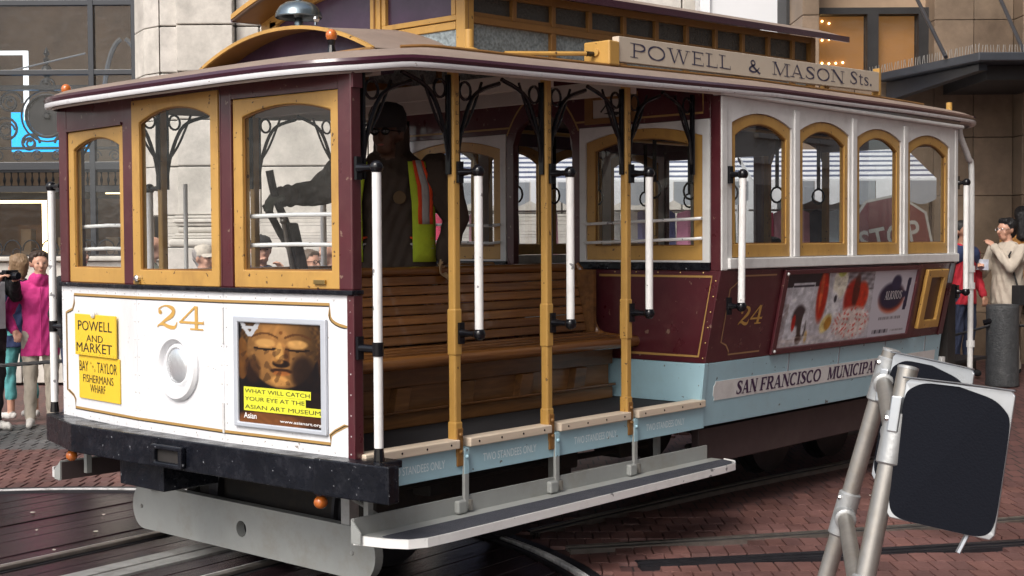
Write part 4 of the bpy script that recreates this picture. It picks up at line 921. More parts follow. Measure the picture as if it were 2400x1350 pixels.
# side advert
af = MB(SL).ring([(3.42, .045), (5.235, .045), (5.235, .515), (3.42, .515)], [(3.37, .008), (5.285, .008), (5.285, .545), (3.37, .545)], .002, .022).build('advert_frame', 'maroon', car, bev=.004)
def sea_print(X, Y):
    rg = np.random.default_rng(4); big = rg.normal(size=(24, 60)); yi = np.clip((Y*22).astype(int), 0, 22); xi = np.clip((X*58).astype(int), 0, 58); fy, fx = Y*22-yi, X*58-xi
    nz = big[yi, xi]*(1-fy)*(1-fx)+big[yi+1, xi]*fy*(1-fx)+big[yi, xi+1]*(1-fy)*fx+big[yi+1, xi+1]*fy*fx; fine = rg.normal(size=X.shape)
    c = np.zeros(X.shape+(3,)); c[:] = (.74, .74, .77)
    def put(m, col, a=1.): m = np.clip(m, 0, 1)[..., None]*a; c[:] = c*(1-m)+np.array(col)*m
    def el(cx, cy, rx, ry, th=0., e=.5):
        dx, dy = (X-cx)*4.0, Y-cy; ct, st = math.cos(th), math.sin(th); a, b = dx*ct+dy*st, -dx*st+dy*ct
        return np.clip((1-(a/rx)**2-(b/ry)**2)/e, 0, 1)
    n1 = .5+.5*np.sin(X*140+3*np.sin(Y*19))*np.sin(Y*41+2*np.sin(X*60)); n2 = .5+.5*np.sin(X*61+Y*23)*np.sin(Y*67-X*35)
    put((Y > .8)*(X < .3)*1., (.17, .17, .19)); put((X < .12)*(Y < .6)*n1, (.55, .50, .48), .6)
    put(((np.abs(X-.135+.02*(1-Y)) < .075)*(Y < .86)*(Y > .1))*1., (.80, .81, .84)); put(((np.abs(X-.13) < .072)*(np.abs(Y-.82) < .012))*1., (.2, .2, .25))
    put(el(.13, .42, .2, .17), (.24, .21, .22)); put(el(.16, .25, .14, .2, .2), (.25, .22, .2)); put(el(.17, .3, .06, .2), (.82, .83, .86)); put(el(.1, .33, .06, .13), (.65, .14, .1)); put(el(.15, .1, .1, .08), (.2, .13, .1)); put(el(.2, .12, .05, .1), (.75, .64, .42))
    put(el(.27, .68, .17, .42, .05), (.70, .17, .08)); put(el(.26, .75, .05, .35, .05), (.86, .45, .28), .7)
    put(el(.39, .85, .24, .28), (.90, .89, .82)); put(el(.39, 1.0, .14, .09), (.72, .76, .4)); put(el(.36, .5, .2, .25, .3), (.84, .85, .87)); put(el(.37, .62, .05, .06), (.2, .2, .24))
    put((X > .44)*(X < .66)*(Y > .72)*1., (.42, .40, .42)); put((X > .44)*(X < .66)*(Y > .72)*n2, (.75, .76, .8), .8)
    put(el(.50, .62, .3, .3, -.5), (.66, .14, .08)); put(el(.57, .64, .22, .24, .6), (.76, .22, .12)); put(el(.52, .72, .12, .28), (.25, .11, .08), .8)
    put(el(.52, .26, .62, .26), (.87, .82, .80)); put(el(.52, .26, .62, .28)*(n1 > .62)*(n2 > .4), (.78, .30, .26), .75); put(el(.33, .28, .2, .13, .5), (.86, .79, .52)); put(el(.345, .28, .12, .1, .5), (.72, .52, .2))
    put((X < .55)*(Y < .14)*n2, (.85, .83, .82), .7)
    c[:] *= (1+.085*nz+.035*fine)[..., None]; c[:] = np.clip(c, .03, .95)
    wh = (X > .645+.03*(1-Y))*1.; put(wh, (.80, .80, .84))
    put(el(.82, .56, .47, .24)*(X > .66), (.75, .28, .14)); put(el(.815, .60, .47, .23)*(X > .66), (.13, .15, .26)); put(el(.84, .80, .18, .13), (.16, .18, .30)); put((np.abs(X-.945-.02*np.sign(Y-.6)*np.clip(np.abs(Y-.6)-.05, 0, 1)) < .014)*(np.abs(Y-.62) < .24), (.16, .18, .30)); put(el(.915, .62, .12, .06), (.16, .18, .30))
    put((np.abs(Y-.275) < .018)*(X > .74)*(X < .93)*(np.sin(X*900) > -.3), (.45, .45, .48)); put((np.abs(Y-.08) < .025)*(X > .70)*(X < .84)*(np.sin(X*800) > -.4), (.25, .25, .3)); put((np.abs(Y-.08) < .012)*(X > .86)*(X < .97)*(np.sin(X*900) > -.3), (.5, .5, .52))
    return c
printed('advert_print', SL, 3.415, 5.24, .04, .52, .006, 230, 70, sea_print, 'print', af)
serif_text(MB(SL), "ALIOTO'S", 4.80, 5.06, .305, .06, .0075, wsc=.9).build('lettering', 'letter_white', af)
rbx = MB(SL).ring([(5.46, .13), (5.67, .13), (5.67, .45), (5.46, .45)], [(5.38, .07), (5.73, .07), (5.73, .51), (5.38, .51)], .001, .03).build('route_box', 'ochre', car, bev=.006)
MB(SL).box(5.46, 5.67, .13, .45, .001, .006).build('route_card', 'inner_wood', rbx)
for (x, z) in ((3.40, .52), (3.40, .03)): MB(SL).ball((x, z, .02), .012, 8).build('screw', 'dull_white', af, smooth=True)
MB(SL).box(5.80, 5.85, .40, .55, .001, .012).build('side_cap', 'canvas_grey', lowp); MB(SL).box(5.80, 5.83, .0, .36, .001, .01).build('side_cap', 'maroon', lowp)
for o in cab: 
    if not o.name.startswith('corner_batten.9'): mirror(o, car)
# inside of the cabin: benches, wainscot, straps, poles
for y0, y1 in ((.02, .06), (2.34, 2.38)): MB().box(2.73, 5.8, y0, y1, .73, 1.49).build('wainscot', 'inner_wood', car)
for y0, y1 in ((.06, .52), (1.88, 2.34)): MB().box(2.75, 5.8, y0, y1, 1.0, 1.14).build('cabin_seat', 'bench_wood', car, bev=.01)
for x in (3.1, 3.5, 4.0, 4.6, 5.2):
    for y in (.62, 1.78): MB().box(x, x+.006, y, y+.028, 2.05, 2.42).tube([(x, y+.014+.05*math.cos(a), 2.0+.055*math.sin(a)) for a in [2*math.pi*k/12 for k in range(12)]], .008, 6, closed=True).build('hand_strap', 'black_iron', car)
MB().tube([(2.7, .62, 2.43), (5.8, .62, 2.45)], .014, 8).build('strap_rail', 'brass', car); MB().tube([(2.7, 1.78, 2.43), (5.8, 1.78, 2.45)], .014, 8).build('strap_rail', 'brass', car)
MB().tube(spline([(3.5, 1.62, 2.6), (3.5, 1.62, 2.35), (3.52, 1.55, 2.15), (3.52, 1.54, 1.9), (3.52, 1.54, .73)], 6), .016, 8).build('stanchion', 'pole_white', car, smooth=True)
for x, y in ((4.0, .95), (4.9, 1.45)): MB().tube([(x, y, .73), (x, y, 2.6)], .016, 8).build('stanchion', 'steel_rail', car, smooth=True)
MB().box(3.0, 5.7, 2.39, 2.4, 2.40, 2.52).build('interior_card', 'purple_panel', car)
# rear platform
MB().tube(spline([(6.04, -.1, 2.54), (6.05, -.1, 2.46), (6.2, -.1, 2.3), (6.26, -.1, 2.18), (6.26, -.1, 1.4), (6.25, -.1, .62)], 6), .022, 10).build('rear_pipe', 'dull_white', car, smooth=True)
for z in (1.42, 1.29, .84): MB().lathe([(.032, 0), (.032, .05)], (6.26, -.1, z), (0, 0, 1), n=12).build('pipe_clamp', 'dull_white', car)
MB().box(6.0, 6.14, -.03, .12, .55, 1.33).build('step_riser', 'under_dark', car)
MB().box(6.50, 6.56, .55, 2.0, .6, 1.45).build('rear_dash', 'maroon', car)
for y in (.6, 1.95): MB().box(6.50, 6.56, y-.04, y+.04, 1.451, 2.56).build('rear_post', 'maroon', car)
for x in (5.93, 5.96): MB().box(x, x+.02, -.02, .04, .62, .78).build('step_iron', 'dull_white', car)

# ---- roof
half = [(-.25, 1.2), (-.245, .85), (-.235, .5), (-.18, .2), (-.04, -.02), (.22, -.15), (.6, -.18), (1.6, -.18), (3.2, -.18), (5.0, -.18), (5.9, -.175), (6.25, -.13), (6.6, .08), (6.9, .55), (7.0, 1.2)]
ctl = half+[(x, 2.4-y) for x, y in half[-2:0:-1]]
OUT = [(p[0], p[1]) for p in spline([(x, y, 0) for x, y in ctl], 6, closed=True)]
NO = len(OUT)
def inset(i, d):
    (x0, y0), (x1, y1) = OUT[i-1], OUT[(i+1) % NO]; dx, dy = x1-x0, y1-y0; l = math.hypot(dx, dy); x, y = OUT[i]
    return (x-dy/l*d*ISG, y+dx/l*d*ISG)
ISG = 1; t_ = inset(NO//4, .1); ISG = 1 if t_[1] > OUT[NO//4][1] else -1
def inn(x, y): return (min(max(x, 1.13), 4.72), min(max(y, .42), 1.98))
def ringmesh(levels, closed=False):
    q = MB(); vs = []; m = len(levels)
    for f in levels: vs += [f(i) for i in range(NO)]
    fs = [(l*NO+i, l*NO+(i+1) % NO, (l+1)*NO+(i+1) % NO, (l+1)*NO+i) for l in range(m-1) for i in range(NO)]
    bad = []
    return q.add(vs, fs)
def L(d, dz): return lambda i: (*inset(i, d), zg(OUT[i][0])+dz)
def deck(t, dz):
    def f(i):
        x, y = inset(i, .012); a, b = inn(x, y); tz = t**.62; return (x+(a-x)*t, y+(b-y)*t, (zg(x)+.043)*(1-tz)+(zg(a)+.175)*tz+dz)
    return f
rf = ringmesh([deck(0, 0), deck(.05, 0), deck(.15, 0), deck(.35, 0), deck(.6, 0), deck(.85, 0), deck(1, 0)]).build('roof_deck', 'roof_canvas', car, smooth=True)
ringmesh([L(.01, .012), L(-.004, .013), L(-.010, .027), L(-.004, .041), L(.02, .046)]).build('roof_fascia', 'roof_maroon', rf, smooth=True)
ringmesh([L(.03, -.008), L(.0, -.012), L(-.006, -.004), L(-.006, .010), L(.01, .0125)]).build('gutter_moulding', 'white_paint', rf, smooth=True)
ringmesh([L(.04, -.02), L(.028, -.012)]+[(lambda i, t=t: (lambda p: (p[0], p[1], p[2]-.045))(deck(t, 0)(i))) for t in (.05, .35, .7, 1.)]).build('ceiling', 'ceiling_cream', rf, smooth=True)
# thin wooden strip and seams along the deck
q = MB()
pts = []
for i in range(NO):
    if -.05 < OUT[i][0] < 6.1 and OUT[i][1] < 1.2: pts.append(deck(.30, .006)(i))
pts.sort(key=lambda p: p[0]); q.tube([p for p in pts if p[0] > .35], .008, 6).build('deck_strip', 'ochre_dark', rf)
# bow of the roof seen from below: header beams
for x in (.12, 1.3, 2.0): MB().box(x, x+.05, .0, 2.4, zg(x)-.03, zg(x)+.05).build('carline', 'ceiling_cream', car)
# front hood (low vault) with bell
def vault(x, y, dz=0.): t = (y-1.2)/.72; z0 = 2.615+(x-.6)*.075; ap = 2.785+(x-.6)*.09; return (x, y, z0+(ap-z0)*(1-abs(t)**2.1)+dz)
NY = 24; ys = [.48+1.44*k/NY for k in range(NY+1)]
q = MB(); vs = [vault(x, y) for x in (.56, .8, 1.14) for y in ys]
q.add(vs, [(j*(NY+1)+k, j*(NY+1)+k+1, (j+1)*(NY+1)+k+1, (j+1)*(NY+1)+k) for j in range(2) for k in range(NY)])
hood = q.build('hood', 'roof_canvas', car, smooth=True)
q = MB()
for k in range(NY): q.hexa([vault(.555, ys[k], -.012), vault(.575, ys[k], -.012), vault(.575, ys[k+1], -.012), vault(.555, ys[k+1], -.012), vault(.555, ys[k], .006), vault(.575, ys[k], .006), vault(.575, ys[k+1], .006), vault(.555, ys[k+1], .006)])
q.build('hood_rim', 'ochre', hood)
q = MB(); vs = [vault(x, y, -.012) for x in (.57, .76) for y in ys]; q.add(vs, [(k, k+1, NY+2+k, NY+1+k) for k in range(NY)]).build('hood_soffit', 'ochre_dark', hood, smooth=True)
q = MB(); vs = [vault(.74, y, -.004) for y in ys]+[(.70, y, 2.50) for y in ys]; q.add(vs, [(k, k+1, NY+2+k, NY+1+k) for k in range(NY)]).build('hood_panel', 'purple_panel', hood)
MB().tube([(x, y, z) for x, y, z in [(.30, .2, 2.545), (.42, .32, 2.575), (.52, .5, 2.60), (.52, .95, 2.60), (.5, 1.3, 2.585), (.45, 1.75, 2.565)]], .011, 6).build('conduit', 'ochre_dark', hood)
bell = MB().lathe([(.02, 0), (.024, .03), (.018, .06), (.03, .075)], (.70, 1.2, 2.795), n=14).build('bell_stand', 'bell_metal', car, smooth=True)
MB().lathe([(.121, .0), (.124, .006), (.118, .03), (.10, .058), (.07, .078), (.03, .088), (.018, .09), (.018, .1), (.001, .101)], (.70, 1.2, 2.852), n=32, cap=False).lathe([(.119, .001), (.115, .03), (.09, .055), (.03, .08), (.001, .082)], (.70, 1.2, 2.852), n=32, cap=False).build('bell_dome', 'bell_metal', bell, smooth=True)
MB().ball((.70, 1.06, 2.83), .018, 8).tube([(.70, 1.06, 2.80), (.70, 1.06, 2.83)], .008, 6).build('clapper', 'chrome', bell, smooth=True)
for x, y, z in ((.19, .35, 2.55), (-.07, 2.2, 2.43)):
    lm = MB().ball((x, y, z+.065), (.027, .027, .03), 14).build('roof_lamp', 'amber', car, smooth=True)
    MB().tube([(x, y, z-.02), (x, y, z+.02), (x, y, z+.045)], [.024, .014, .02], 10).build('lamp_stem', 'black_iron', lm)
# clerestory
def zc(x): return 2.928+.036*x
cl = MB().box(1.13, 1.20, .405, .47, 2.60, zc(1.2)).build('clerestory_post', 'ochre', car, bev=.005); mirror(cl, car)
def sloped(x0, x1, y0, y1, za0, za1, zb0, zb1): return MB().hexa([(x0, y0, za0), (x1, y0, zb0), (x1, y1, zb0), (x0, y1, za0), (x0, y0, za1), (x1, y0, zb1), (x1, y1, zb1), (x0, y1, za1)])
XE = 4.68; cs_ = []
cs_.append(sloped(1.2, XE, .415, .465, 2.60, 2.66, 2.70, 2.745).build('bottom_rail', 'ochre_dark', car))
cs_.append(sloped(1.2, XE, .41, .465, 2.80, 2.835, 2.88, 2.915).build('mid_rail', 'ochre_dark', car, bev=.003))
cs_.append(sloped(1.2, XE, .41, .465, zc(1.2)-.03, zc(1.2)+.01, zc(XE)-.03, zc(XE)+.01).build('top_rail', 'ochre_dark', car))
cs_.append(MB().box(XE, XE+.06, .405, .47, 2.68, zc(XE)+.01).build('clerestory_post', 'ochre_dark', car))
for k in range(11):
    x = 1.2+k*.325
    if x > XE-.1: break
    zm = 2.835+(x-1.2)*.023
    if k:
        cs_.append(MB().box(x-.016, x+.016, .412, .46, zm+.001, zc(x)-.029).build('mullion', 'ochre_dark', car, bev=.003))
    x1 = min(x+.325, XE)
    w_ = sloped(x+.018, x1-.018, .435, .441, zm+.02, zc(x)-.03, zm+.025, zc(x1)-.03).build('clerestory_pane', 'obscure_dark', car); cs_.append(w_)
    sloped(x+.017, x1-.017, .42, .45, zm-.001, zm+.024, zm+.006, zm+.03).build('sash_rail', 'ochre_dark', w_)
for k in range(6):
    x = 1.2+k*.65; x1 = min(x+.65, XE)
    if x > XE-.2: break
    if k: cs_.append(MB().box(x-.02, x+.02, .412, .46, 2.66+(x-1.2)*.024, 2.80+(x-1.2)*.023).build('mullion', 'ochre_dark', car, bev=.003))
    cs_.append(sloped(x+.015, x1-.015, .438, .444, 2.655+(x-1.2)*.024, 2.80+(x-1.2)*.023, 2.655+(x1-1.2)*.024, 2.80+(x1-1.2)*.023).build('clerestory_pane', 'obscure_glass', car))
for o in cs_: mirror(o, car)
def croof(x, y, dz=0.): t = (y-1.2)/.87; return (x, y, zc(x)+.17*(1-t*t)+dz)
ys2 = [.33+1.74*k/NY for k in range(NY+1)]
q = MB(); vs = [croof(x, y, dz) for dz in (.03, 0) for x in (.92, 5.07) for y in ys2]; M_ = NY+1
fs = [(k, k+1, M_+k+1, M_+k) for k in range(NY)]+[(2*M_+k+1, 2*M_+k, 3*M_+k, 3*M_+k+1) for k in range(NY)]+[(k+1, k, 2*M_+k, 2*M_+k+1) for k in range(NY)]+[(M_+k, M_+k+1, 3*M_+k+1, 3*M_+k) for k in range(NY)]+[(0, M_, 3*M_, 2*M_), (NY, 2*M_+NY, 3*M_+NY, M_+NY)]
cr_ = q.add(vs, fs).build('clerestory_roof', 'roof_canvas', car, smooth=True)
for y0 in (.318, 2.07): sloped(.92, 5.08, y0, y0+.012, zc(.92)-.006, zc(.92)+.034, zc(5.08)-.006, zc(5.08)+.034).build('eave_strip', 'roof_maroon', cr_)
q = MB()
for k in range(NY): q.hexa([croof(.91, ys2[k], .008), croof(.945, ys2[k], .008), croof(.945, ys2[k+1], .008), croof(.91, ys2[k+1], .008), croof(.91, ys2[k], .036), croof(.945, ys2[k], .036), croof(.945, ys2[k+1], .036), croof(.91, ys2[k+1], .036)])
q.build('roof_rim', 'ochre', cr_)
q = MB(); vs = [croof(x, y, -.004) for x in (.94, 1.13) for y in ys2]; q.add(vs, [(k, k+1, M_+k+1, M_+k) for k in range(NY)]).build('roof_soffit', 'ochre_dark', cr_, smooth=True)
# front end of the clerestory
ep = MB(); zt_ = [croof(1.15, y, -.01)[2] for y in ys2]
vs = [(1.155, y, 2.60) for y in ys2[1:-1]]+[(1.155, y, z) for y, z in zip(ys2[1:-1], zt_[1:-1])]
m_ = len(ys2)-2; ep = ep.add(vs, [(k, k+1, m_+k+1, m_+k) for k in range(m_-1)]).build('end_panel', 'purple_panel', car)
MB().box(1.125, 1.16, 1.035, 1.115, 2.62, 3.08).build('end_mullion', 'ochre', ep, bev=.004); MB().box(1.118, 1.165, 1.07, 1.08, 2.62, 3.08).build('mullion_joint', 'ochre_dark', ep)
MB().box(1.128, 1.16, .47, 1.03, 2.765, 2.805).build('end_rail', 'ochre', ep, bev=.004); MB().box(1.132, 1.16, .47, 1.03, 2.812, 2.84).build('end_rail', 'ochre', ep, bev=.003)
MB().box(1.132, 1.16, 1.0, 1.03, 2.84, 3.08).build('end_stile', 'ochre', ep, bev=.003); MB().box(1.132, 1.16, .475, .505, 2.84, 3.0).build('end_stile', 'ochre', ep, bev=.003)
MB().box(1.138, 1.152, .475, 1.03, 2.60, 2.764).build('end_glass', 'obscure_glass', ep)
q = MB()
for k in range(NY):
    if ys2[k] > 1.12: q.hexa([(1.13, ys2[k], croof(1.15, ys2[k])[2]-.07), (1.16, ys2[k], croof(1.15, ys2[k])[2]-.07), (1.16, ys2[k+1], croof(1.15, ys2[k+1])[2]-.07), (1.13, ys2[k+1], croof(1.15, ys2[k+1])[2]-.07), (1.13, ys2[k], croof(1.15, ys2[k])[2]-.005), (1.16, ys2[k], croof(1.15, ys2[k])[2]-.005), (1.16, ys2[k+1], croof(1.15, ys2[k+1])[2]-.005), (1.13, ys2[k+1], croof(1.15, ys2[k+1])[2]-.005)])
q.build('end_arch', 'ochre', ep)
# roof sockets
for x, y, z in ((1.03, .28, 2.625), (6.3, .1, 2.64)):
    MB().lathe([(.062, -.03), (.06, .0), (.035, .012), (.023, .016), (.023, .105), (.012, .106)], (x, y, z), n=14).build('roof_socket', 'ochre', car, smooth=True)
MB().lathe([(.001, 0), (.045, .005), (.05, .03), (.03, .055), (.001, .06)], (6.5, .3, 2.63), n=14).build('roof_gong', 'chrome', car, smooth=True)
# street-name sign
sgz = lambda x: 2.63+(x-1.9)*.0272
sg = MB().hexa([(1.895, .0, sgz(1.895)), (4.905, .0, sgz(4.905)), (4.905, .045, sgz(4.905)), (1.895, .045, sgz(1.895)), (1.895, .0, sgz(1.895)+.135), (4.905, .0, sgz(4.905)+.135), (4.905, .045, sgz(4.905)+.135), (1.895, .045, sgz(1.895)+.135)]).build('name_board', 'sign_cream', car, bev=.003)
SGF = Fr((0, -.0005, 0), (1, 0, 0), (0, 0, 1))
serif_text(MB(SGF), 'POWELL', 1.99, 3.0, .03, .078, .001, vfun=sgz, wsc=1.05).build('lettering', 'letter_ink', sg)
serif_text(MB(SGF), '&', 3.18, 3.33, .03, .075, .001, vfun=sgz, wsc=1.25).build('lettering', 'letter_ink', sg)
serif_text(MB(SGF), 'MASON', 3.46, 4.40, .03, .08, .001, vfun=sgz, wsc=1.1).build('lettering', 'letter_ink', sg)
serif_text(MB(SGF), 'Sts.', 4.47, 4.80, .032, .085, .001, vfun=sgz, wsc=1.1).build('lettering', 'letter_ink', sg)
bx_ = MB().box(1.80, 1.89, -.01, .165, 2.605, 2.735).build('sign_box', 'ochre', car, bev=.008)
MB().lathe([(.022, 0), (.02, .012), (.001, .014)], (1.80, .078, 2.675), (-1, 0, 0), n=14).build('knob', 'ochre', bx_, smooth=True)
for x in (1.83, 4.94):
    z = zg(x)+.07
    q = MB().lathe([(.05, 0), (.03, .02), (.022, .05), (.022, .1)], (x, .05, z-.02), n=12).box(x-.07, x+.07, .0, .12, z-.03, z-.005)
    if x > 3: q.box(x-.03, x+.0, .0, .05, z+.05, z+.24)
    q.build('sign_bracket', 'ochre', bx_, bev=.003)
MB().tube([(1.35, .33, 2.65), (1.74, .10, 2.665)], .012, 8).build('sign_conduit', 'ochre', bx_); MB().tube([(1.74, .1, 2.665), (1.81, .09, 2.668)], .014, 8).build('conduit_end', 'black_iron', bx_)
for x in (3.1, 4.2): MB().box(x, x+.05, .03, .07, zg(x)+.05, sgz(x)+.01).build('sign_foot', 'ochre', bx_)
# brake rigging and pipes under the floor
for i, (a_, b_, r_) in enumerate((((.4, .3, .5), (2.6, .34, .46), .018), ((2.9, .25, .42), (6.0, .28, .40), .02), ((.5, .55, .57), (2.7, .5, .56), .025), ((3.0, .2, .30), (4.1, .22, .52), .015), ((5.8, .2, .30), (5.0, .22, .52), .015))):
    MB().tube([a_, b_], r_, 8).build('brake_rod', 'under_dark', car)
for x in (.75, 1.75, 2.3, 3.4, 4.4): MB().box(x, x+.16, .3, .5, .42, .598).build('equipment_box', 'under_dark', car, bev=.01)

# ------------------------------------------------------------------ stone building behind
mat('shop_iron', (.014, .015, .018), rough=.45, var=.2)
mat('frame_steel', (.022, .026, .034), rough=.4, coat=.2, var=.15)
mat('shop_wall', (.34, .24, .16), rough=.8, var=.3, vscale=1.5)
mat('shop_warm', (.40, .19, .07), rough=.7, var=.35, vscale=2.0)
mat('shop_dark', (.02, .019, .02), rough=.6, var=.3)
mat('blue_screen', (.0, .05, .1), rough=.4, emit=(.0, .34, .80), estr=1.6)
mat('strip_light', (.8, .7, .5), rough=.5, emit=(1., .72, .36), estr=4.5)
mat('bulb_warm', (1, .8, .5), rough=.5, emit=(1., .66, .25), estr=9.)
mat('lit_orange', (.28, .12, .03), rough=.6, emit=(.80, .36, .09), estr=.13, var=.25, vscale=1.2)
bl = thing('stone_building', 'pale limestone building with moulded pilaster base behind the cable car', 'building', BG(0, 16, 0))
F16 = BV(16)
def blk(a0, a1, z0, z1, n0, n1, par=bl, nm='stone_block', m='limestone'):
    return MB(F16).box(a0+.007, a1-.007, z0+.008, z1-.008, n0, n1).build(nm, m, par, bev=.012)
zs = [2.01, 2.59, 3.14, 3.70, 4.25, 4.81, 5.4, 6.0, 6.6]
cols = [(-2.98, -1.7), (-1.7, -.55), (-.55, .6), (.6, 1.35), (1.35, 2.03), (2.03, 2.4), (2.4, 3.4)]
for k in range(len(zs)-1):
    z0, z1 = zs[k], zs[k+1]
    blk(-4.165, -3.94, z0, z1, -.35, 0)
    blk(-3.945, -3.265, z0, z1, -.35, .12)
    blk(-3.262, -2.985, z0, z1, -.35, -.02)
    for i, (a0, a1) in enumerate(cols): blk(a0, a1, z0, z1, -.35, .0 if i < 3 else -.01*(i % 2))
    # splayed jamb block
    q = MB(BG); P = [(-4.17, 16.0), (-4.40, 16.20), (-4.62, 16.6), (-4.62, 16.9), (-4.17, 16.9)]
    q.add([(a, d, z0+.005) for a, d in P]+[(a, d, z1-.005) for a, d in P], [(4, 3, 2, 1, 0), (5, 6, 7, 8, 9)]+[(i, (i+1) % 5, 5+(i+1) % 5, 5+i) for i in range(5)]).build('stone_block', 'limestone', bl, bev=.008)
MB(F16).box(-4.16, 3.4, 0, 6.6, -.6, -.36).build('backing', 'shop_dark', bl)
# pilaster base: stacked mouldings
for z0, z1, e in ((1.975, 2.008, .03), (1.925, 1.97, .045), (1.885, 1.922, .02), (1.80, 1.882, .008), (1.765, 1.798, .03), (1.735, 1.762, .06), (1.64, 1.732, .095)):
    MB(F16).box(-3.945-e, -3.265+e, z0, z1, -.3, .12+e).build('base_moulding', 'limestone', bl, bev=.012 if z1-z0 < .06 else .035, seg=3)
    MB(F16).box(-4.17, -3.95-e, z0, z1, -.3, .0).build('base_course', 'limestone', bl)
    MB(F16).box(-3.26+e, 3.4, z0, z1, -.3, .0).build('base_course', 'limestone', bl)
for z0, z1 in ((0, .55), (.55, 1.12), (1.12, 1.635)):
    blk(-4.165, -4.05, z0, z1, -.3, .02); blk(-4.05, -3.16, z0, z1, -.3, .22)
    for a0, a1 in ((-3.155, -2.1), (-2.1, -1.0), (-1., .1), (.1, 1.2), (1.2, 2.3), (2.3, 3.4)): blk(a0, a1, z0, z1, -.3, .03)
    for a0, a1 in ((-8.6, -7.2), (-7.2, -5.9), (-5.9, -4.17)): blk(a0, a1, z0, min(z1, 1.47), -.45, -.12)
MB(F16).box(-8.6, -4.2, 1.475, 1.53, -.6, -.05).build('window_ledge', 'limestone', bl, bev=.015)
# shop front set into it
sh = thing('shop_front', 'tall dark-framed shop window with black scroll ironwork left of the limestone pilaster', 'shop window', BG(-6, 16.8, 0))
F17 = BV(16.75)
for a0, a1 in ((-4.70, -4.625), (-5.235, -5.165), (-6.9, -6.82), (-8.4, -8.3)): MB(F17).box(a0, a1, 1.53, 6.5, -.06, .04).build('mullion', 'frame_steel', sh, bev=.006)
for z0, z1 in ((4.63, 4.70), (3.775, 3.84), (2.60, 2.70)): MB(F17).box(-8.4, -4.63, z0, z1, -.05, .035).build('transom', 'frame_steel', sh, bev=.006)
MB(F17).box(-8.4, -4.63, 2.325, 2.40, -.06, .03).build('transom', 'shop_iron', sh)
for z0, z1 in ((1.53, 2.325), (2.70, 3.775), (3.84, 4.63), (4.70, 6.5)):
    for a0, a1 in ((-8.3, -6.9), (-6.82, -5.235), (-5.165, -4.70)): MB(F17).poly([(a0, z0), (a1, z0), (a1, z1), (a0, z1)], 0).build('pane', 'shop_glass', sh)
def bgbox(a0, a1, d0, d1, z0, z1, nm, m, par, bev=0.): return MB(BG).box(a0, a1, d0, d1, z0, z1).build(nm, m, par, bev=bev)
bgbox(-9, -4.3, 21, 21.1, 0, 7, 'back_wall', 'shop_wall', sh); bgbox(-9.1, -9, 16.9, 21, 0, 7, 'side_wall', 'shop_wall', sh); bgbox(-4.62, -4.5, 16.95, 21, 0, 7, 'side_wall', 'shop_wall', sh)
bgbox(-9, -4.62, 17.0, 21, 2.35, 2.42, 'mezzanine_floor', 'shop_dark', sh); bgbox(-9, -4.62, 17.0, 21, 1.3, 1.36, 'shop_floor', 'shop_dark', sh); bgbox(-9, -4.62, 17, 21, 6.5, 6.6, 'shop_ceiling', 'shop_wall', sh)
bgbox(-9, -4.63, 19.6, 19.7, 1.36, 2.34, 'warm_wall', 'shop_warm', sh)
bgbox(-6.9, -6.4, 18.8, 18.9, 1.4, 1.95, 'wall_display', 'shop_warm', sh); bgbox(-6.05, -5.95, 18.6, 18.65, 1.5, 2.1, 'wall_display', 'shop_dark', sh)
for (a0, z0, a1, z1) in ((-6.66, 2.215, -6.06, 2.25), (-6.11, 1.45, -6.06, 2.214), (-5.28, 2.33, -5.0, 2.345)):
    bgbox(a0, a1, 17.5, 17.54, z0, z1, 'light_strip', 'strip_light', sh)
bgbox(-5.16, -5.13, 17.9, 17.93, 1.75, 2.1, 'light_strip', 'blue_screen', sh)
for a, z in ((-6.65, 1.75), (-6.15, 1.72), (-5.5, 1.8), (-5.35, 1.7), (-5.05, 1.75)): bgbox(a, a+random.uniform(.1, .22), 18.2, 18.4, 1.36, z+random.uniform(-.1, .15), 'shop_display', random.choice(['shop_dark', 'shop_wall', 'shop_warm']), sh, .01)
bgbox(-6.75, -5.62, 18.2, 18.24, 2.93, 3.46, 'lit_panel', 'blue_screen', sh)
# iron screen with roundel
def scrollp(a, z, r, s, t=1.6): return [(a+s*r*(1-k/30)*math.cos(t*2*math.pi*k/24), 17.35, z+r*(1-k/30)*math.sin(t*2*math.pi*k/24)) for k in range(22)]
q = MB(BG)
q.tube([(-5.97+.27*math.cos(x), 17.35, 3.33+.27*math.sin(x)) for x in [2*math.pi*k/28 for k in range(28)]], .022, 6, closed=True)
q.tube([(-5.97+.33*math.cos(x), 17.35, 3.33+.33*math.sin(x)) for x in [2*math.pi*k/28 for k in range(28)]], .013, 6, closed=True)
for a, z, r, s in ((-6.45, 3.5, .16, 1), (-6.5, 3.15, .18, -1), (-5.5, 3.5, .16, -1), (-5.45, 3.15, .18, 1), (-6.2, 2.98, .13, 1), (-5.75, 2.98, .13, -1), (-5.1, 3.3, .2, 1), (-5.0, 2.98, .14, -1), (-6.9, 3.3, .2, 1), (-5.97, 3.72, .1, 1)):
    q.tube(scrollp(a, z, r, s), .018, 5); q.tube(scrollp(a, z, r*.6, -s), .014, 5)
scr = q.build('iron_screen', 'shop_iron', sh, smooth=True)
MB(BG).lathe([(.25, 0), (.25, .03)], (-5.97, 17.36, 3.33), (0, 1, 0), n=28).build('roundel', 'shop_dark', scr); MB(BG).lathe([(.05, 0), (.03, .03)], (-5.97, 17.345, 3.33), (0, -1, 0), n=16).build('roundel_boss', 'shop_iron', scr)
